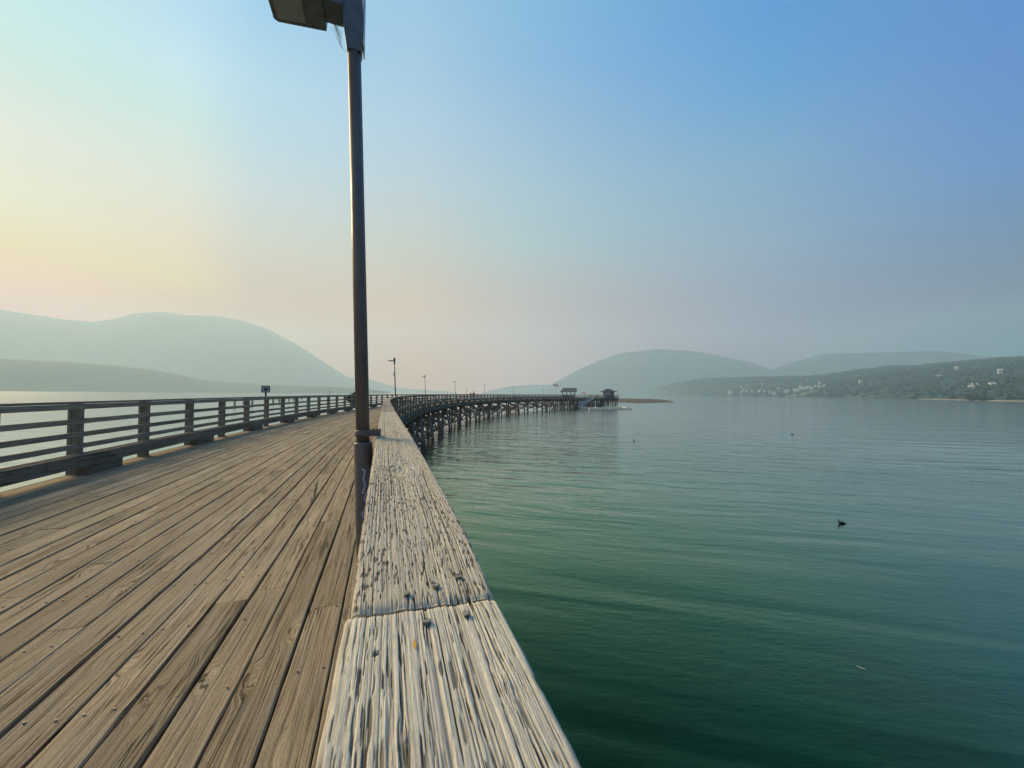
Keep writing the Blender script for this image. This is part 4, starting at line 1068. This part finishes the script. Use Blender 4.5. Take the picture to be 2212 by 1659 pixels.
# forest on the near hillside
M['forest'] = hillmat('forest_canopy', (0.016, 0.036, 0.03), (0.034, 0.066, 0.05), None, 0.05)
fv = []; ff = []
def tree_clump(p, h, w):
    b = len(fv); n = 6; a0 = random.random() * 6
    for (rr, zz) in ((0.25, 0.0), (1.0, .28), (.8, .55), (.42, .82)):
        for k in range(n):
            a = a0 + 2 * math.pi * k / n; q = rr * w * random.uniform(.75, 1.25); fv.append((p[0] + q * math.cos(a), p[1] + q * math.sin(a), p[2] - 1 + zz * h * random.uniform(.93, 1.07)))
    fv.append((p[0], p[1], p[2] + h))
    for r_ in range(3):
        for k in range(n):
            j = (k + 1) % n; ff.append([b + r_ * n + k, b + r_ * n + j, b + (r_ + 1) * n + j, b + (r_ + 1) * n + k])
    for k in range(n): ff.append([b + 3 * n + k, b + 3 * n + (k + 1) % n, b + 4 * n])
for _ in range(9000):
    i = int(random.random() ** 0.8 * (gnx - 1)); j = random.random() ** 0.8 * (gnt - 1.001)
    if random.random() < 0.28: j = gnt - 1.001 - random.random() * 1.5
    j0 = int(j); f_ = j - j0; i2 = min(i + 1, gnx - 1); g_ = random.random()
    a = Vector(gv[j0 * gnx + i]).lerp(Vector(gv[(j0 + 1) * gnx + i]), f_); b = Vector(gv[j0 * gnx + i2]).lerp(Vector(gv[(j0 + 1) * gnx + i2]), f_); p = a.lerp(b, g_)
    if p.x / max(p.y, 1) > 1.75 or p.z < 1.5: continue
    if p.y > 900 or random.random() < .55: tree_clump(p, random.uniform(5, 10), random.uniform(3.5, 7))
me = bpy.data.meshes.new('forest'); me.from_pydata(fv, [], ff); me.materials.append(M['forest']); o = bpy.data.objects.new('forest', me); COL.objects.link(o)
tag(o, 'dense mixed woodland covering the hillside on the right shore', 'forest', kind='stuff')
# houses
hz = [(495, 382, 24, 0), (522, 408, 26, 1), (495, 432, 14, 0), (570, 430, 30, 1), (750, 418, 26, 2), (808, 428, 22, 0), (885, 432, 14, 1), (993, 390, 26, 0), (1112, 427, 50, 3), (1232, 415, 60, 0), (1335, 397, 90, 3), (1405, 380, 50, 0), (1448, 384, 16, 0),
      (1558, 322, 28, 2), (1550, 362, 18, 2), (1500, 358, 12, 0), (1612, 355, 16, 0), (335, 428, 40, 3), (345, 453, 50, 3), (2105, 297, 10, 2), (1300, 362, 26, 0), (940, 452, 40, 3), (640, 420, 10, 0)]
def house(px, py, wpx, D=None):
    d = ray(px, py); hit = bvh.ray_cast(Vector((0, 0, EYE)), d.normalized(), 8000)
    if hit[0] is None: return
    p = hit[0]; wid = max(6.0, wpx * .16 / FOC * p.y); hgt = min(8, 4.5 + wid * .12); dep = min(9, wid)
    t = thing('house', 'small pale house among the trees on the far right shore', 'house', (p.x * .985, p.y * .985, p.z - 1), R(-25) + random.uniform(-.3, .3), 'houses on the wooded far shore')
    mb = MB(); mb.box((-wid / 2, -dep / 2, -3), (wid / 2, dep / 2, hgt)); w_ = mb.build('wall', M['house'], t)
    mb = MB(); mb.prism([(-wid / 2 - .5, -dep / 2 - .5, hgt + .01), (-wid / 2 - .5, dep / 2 + .5, hgt + .01), (-wid / 2 - .5, 0, hgt + 2.6)], [(wid / 2 + .5, -dep / 2 - .5, hgt + .01), (wid / 2 + .5, dep / 2 + .5, hgt + .01), (wid / 2 + .5, 0, hgt + 2.6)]); mb.build('roof', M['house_roof'], t)
for (x, y, w_, k) in hz: house((1720 + x / 5.53) * .8848, (880 + y / 5.53) * .8848, w_)
for (x, y, w_) in ((1640, 325, 36), (1265, 370, 30), (1330, 335, 24), (1780, 66, 60), (1000, 10, 40), (690, 165, 60)): house((2200 + x / 7.373) * .8848, (900 + y / 7.373) * .8848, w_ * .42)

# shore: pale reed flat and bushes at the right
M['mud'] = plain('mud_bank', (0.10, 0.08, 0.062), 0.9, 0, 0.2, 0.5, 0.4)
M['reed'] = plain('dry_reed_flat', (0.30, 0.26, 0.17), 0.95, 0, 0.1, 0.2, 0.3)
mb = MB(); A = []
xs = np.linspace(1985, 2600, 60); prev = None
for x in xs:
    d0 = float(np.interp(x, [g[0] for g in G], [g[3] for g in G])); D0 = d0 - (14 + 8 * math.sin(x * .05)) ; D1 = d0 + 60
    r = ray(float(x), 850).x; cur = [(r * D0, D0, -.5), (r * (D0 + 3), D0 + 3, .35), (r * D1, D1, 2.2), (r * D1, D1, -.6)]
    if prev: mb.prism(prev, cur, caps=False)
    prev = cur
tag(mb.build('shore', M['reed']), 'pale reedy bank at the foot of the right hillside', 'shore', kind='structure')
for (px, D, w_, h_, n_, lb) in ((2097, 500, 9, 8.5, 1500, 'rounded dark shrub standing at the water edge on the right shore'), (2124, 498, 12, 5.0, 1300, 'low wide dark thicket right of the rounded shore shrub')):
    c = at_d(px, 860, D); t = thing('shore_bush', lb, 'bush', (c.x, c.y, .5))
    mb = MB(); leaves(mb, (0, 0, h_ * .5), (w_ * .7, w_ * .6, h_ * .5), n_, 1.3); leaves(mb, (w_ * .4, 0, h_ * .35), (w_ * .5, w_ * .5, h_ * .32), n_ // 2, 1.2); mb.build('foliage', M['leaf'], t)
    mb = MB(); [mb.tube([(x, 0, -.8), (x * 1.2, 0, h_ * .5)], [.35, .15], 6) for x in (-w_ * .3, 0, w_ * .3)]; mb.build('trunk', M['stem'], t)
# sandbar
mb = MB(); prev = None
for u in np.linspace(0, 1, 50):
    px = 1300 + u * 157; ext = math.sin(min(1, (1 - u) * 2.2) * math.pi / 2) ** .8
    D0 = 222 + 6 * math.sin(u * 9) + 12 * (1 - ext); D1 = D0 + 6 + 130 * ext; hh_ = .9 * ext
    r = (px - 1106) / FOC
    cur = [(r * D0, D0, -.3), (r * (D0 + 4), D0 + 4, .10 + hh_ * .35), (r * (D0 + 25 * ext + 4.5), D0 + 25 * ext + 4.5, .12 + hh_ * .3), (r * (D0 + 40 * ext + 5), D0 + 40 * ext + 5, .13 + hh_), (r * D1, D1, .1 + hh_ * .9), (r * (D1 + 4), D1 + 4, -.3)]
    if prev: mb.prism(prev, cur, caps=False, smooth=False)
    prev = cur
tag(mb.build('sandbar', M['mud']), 'low brown sandbar running out from behind the pier end', 'sandbar', kind='structure')

# ------------------------------------------------------------------ light, sky, air
SUN_AZ, SUN_EL = R(-60), R(29)
sd_ = bpy.data.lights.new('sun', 'SUN'); sun = bpy.data.objects.new('sun', sd_); COL.objects.link(sun)
sd_.energy = 4.8; sd_.angle = R(20); sd_.color = (1.0, 0.73, 0.40)
dv = Vector((math.sin(SUN_AZ) * math.cos(SUN_EL), math.cos(SUN_AZ) * math.cos(SUN_EL), math.sin(SUN_EL)))
sun.rotation_euler = dv.to_track_quat('Z', 'Y').to_euler()

W_ = bpy.data.worlds.new('World'); S.world = W_; W_.use_nodes = True
wt = NT.__new__(NT); wt.t = W_.node_tree; wt.t.nodes.clear(); wt.m = None
wt.out = wt.t.nodes.new('ShaderNodeOutputWorld')
sky = wt.n('ShaderNodeTexSky', sky_type='NISHITA'); sky.sun_disc = False; sky.sun_elevation = SUN_EL; sky.sun_rotation = SUN_AZ
sky.dust_density = 4.0; sky.air_density = 1.2; sky.ozone_density = 1.5; sky.altitude = 350
def lin(r, g, b):
    f = lambda c: ((c / 255 + 0.055) / 1.055) ** 2.4 if c > 10 else c / 255 / 12.92
    return (f(r), f(g), f(b))
dirv = wt.n('ShaderNodeTexCoord').outputs['Generated']
nrm = wt.vmath('NORMALIZE', dirv)
sx = wt.n('ShaderNodeSeparateXYZ'); wt.put(sx.inputs[0], nrm)
el = wt.math('MAXIMUM', sx.outputs[2], 0.0)          # sine of elevation
az = wt.math('ARCTAN2', sx.outputs[0], sx.outputs[1])  # 0 ahead, + to the right
daz = wt.math('ABSOLUTE', wt.math('SUBTRACT', az, R(-75)))
fa = wt.math('DIVIDE', daz, R(135), None, True)
# radiance of the smoky sky at a grid of bearings and elevations: (fraction, [(sine of elevation, (r, g, b))])
cols = [
 (0.1672, [(0.0000, (0.633, 0.005, 0.005)), (0.1398, (0.633, 0.005, 0.005)), (0.1752, (0.700, 0.141, 0.005)), (0.2236, (0.587, 0.315, 0.005)), (0.2836, (0.505, 0.435, 0.269)), (0.3911, (0.385, 0.431, 0.410)), (0.4595, (0.246, 0.429, 0.441)), (0.5239, (0.212, 0.464, 0.532)), (1.0000, (0.169, 0.371, 0.426))]),
 (0.2509, [(0.0000, (0.512, 0.099, 0.005)), (0.1743, (0.512, 0.099, 0.005)), (0.2172, (0.564, 0.314, 0.038)), (0.2834, (0.535, 0.360, 0.219)), (0.3756, (0.449, 0.468, 0.404)), (0.4956, (0.317, 0.507, 0.530)), (0.5524, (0.297, 0.501, 0.634)), (0.6082, (0.224, 0.454, 0.647)), (1.0000, (0.180, 0.364, 0.518))]),
 (0.3019, [(0.0000, (0.394, 0.081, 0.005)), (0.1825, (0.394, 0.081, 0.005)), (0.3012, (0.382, 0.335, 0.284)), (0.4079, (0.327, 0.416, 0.487)), (0.5038, (0.249, 0.431, 0.568)), (0.5734, (0.224, 0.436, 0.603)), (0.6453, (0.141, 0.384, 0.612)), (1.0000, (0.112, 0.307, 0.490))]),
 (0.4525, [(0.0000, (0.640, 0.172, 0.031)), (0.0801, (0.640, 0.172, 0.031)), (0.2162, (0.509, 0.257, 0.147)), (0.3513, (0.380, 0.373, 0.339)), (0.4683, (0.310, 0.409, 0.494)), (0.5690, (0.243, 0.403, 0.562)), (0.6390, (0.199, 0.382, 0.566)), (0.7083, (0.158, 0.365, 0.580)), (1.0000, (0.127, 0.292, 0.464))]),
 (0.5648, [(0.0000, (0.574, 0.293, 0.265)), (0.0845, (0.574, 0.293, 0.265)), (0.2243, (0.393, 0.262, 0.241)), (0.3625, (0.270, 0.387, 0.415)), (0.4812, (0.232, 0.376, 0.488)), (0.5824, (0.174, 0.340, 0.526)), (0.6629, (0.109, 0.314, 0.552)), (0.7206, (0.095, 0.314, 0.545)), (1.0000, (0.076, 0.251, 0.436))]),
 (0.8065, [(0.0000, (0.147, 0.063, 0.183)), (0.1039, (0.147, 0.063, 0.183)), (0.1529, (0.145, 0.111, 0.253)), (0.3147, (0.144, 0.252, 0.380)), (0.4542, (0.097, 0.270, 0.451)), (0.5678, (0.023, 0.227, 0.510)), (0.6534, (0.005, 0.197, 0.517)), (1.0000, (0.004, 0.158, 0.413))]),
 (0.9437, [(0.0000, (0.005, 0.120, 0.091)), (0.0865, (0.005, 0.120, 0.091)), (0.1728, (0.005, 0.005, 0.110)), (0.2555, (0.005, 0.095, 0.274)), (0.3518, (0.005, 0.145, 0.438)), (0.4493, (0.005, 0.145, 0.469)), (0.5343, (0.005, 0.139, 0.478)), (1.0000, (0.004, 0.111, 0.383))]),
 (1.0000, [(0.0000, (0.005, 0.120, 0.091)), (0.0865, (0.005, 0.120, 0.091)), (0.1728, (0.005, 0.005, 0.110)), (0.2555, (0.005, 0.095, 0.274)), (0.3518, (0.005, 0.145, 0.438)), (0.4493, (0.005, 0.145, 0.469)), (0.5343, (0.005, 0.139, 0.478)), (1.0000, (0.004, 0.111, 0.383))]),
]
prevc = None
for i, (fp, st) in enumerate(cols):
    c = wt.ramp(el, [(e_, tuple(v / 8 for v in c_)) for e_, c_ in st], 'LINEAR')
    if prevc is None: prevc = c
    else:
        f0 = cols[i - 1][0]
        prevc = wt.mix(wt.math('DIVIDE', wt.math('SUBTRACT', fa, f0), fp - f0, None, True), prevc, c)
nish = wt.n('ShaderNodeVectorMath', operation='SCALE'); wt.put(nish.inputs[0], sky.outputs[0]); nish.inputs['Scale'].default_value = 1.0
GAIN = 80.0
sc_ = wt.n('ShaderNodeVectorMath', operation='SCALE'); wt.put(sc_.inputs[0], prevc); sc_.inputs['Scale'].default_value = GAIN
mixc = wt.mix(0.965, nish.outputs[0], sc_.outputs[0])
bg = wt.n('ShaderNodeBackground'); wt.put(bg.inputs[0], mixc); bg.inputs[1].default_value = 0.1
wt.t.links.new(bg.outputs[0], wt.out.inputs[0])

# haze
HZ = NT('haze_air')
pv = HZ.n('ShaderNodeVolumePrincipled'); pv.inputs['Color'].default_value = (0.665, 0.88, 1.0, 1); pv.inputs['Density'].default_value = 3.0e-4; pv.inputs['Anisotropy'].default_value = 0.27
HZ.t.links.new(pv.outputs[0], HZ.out.inputs['Volume'])
mb = MB(); mb.box((-4400, -1500, -3), (4400, 4990, 790)); hz_o = mb.build('haze', HZ.m); tag(hz_o, 'thin smoky haze lying over the lake', 'haze', kind='stuff')

# ------------------------------------------------------------------ render settings
S.render.engine = 'CYCLES'
S.cycles.use_denoising = True
S.cycles.volume_bounces = 3
S.cycles.max_bounces = 8
S.view_settings.view_transform = 'Standard'; S.view_settings.look = 'None'; S.view_settings.exposure = 0.45; S.view_settings.gamma = 1.0; S.view_settings.use_curve_mapping = False
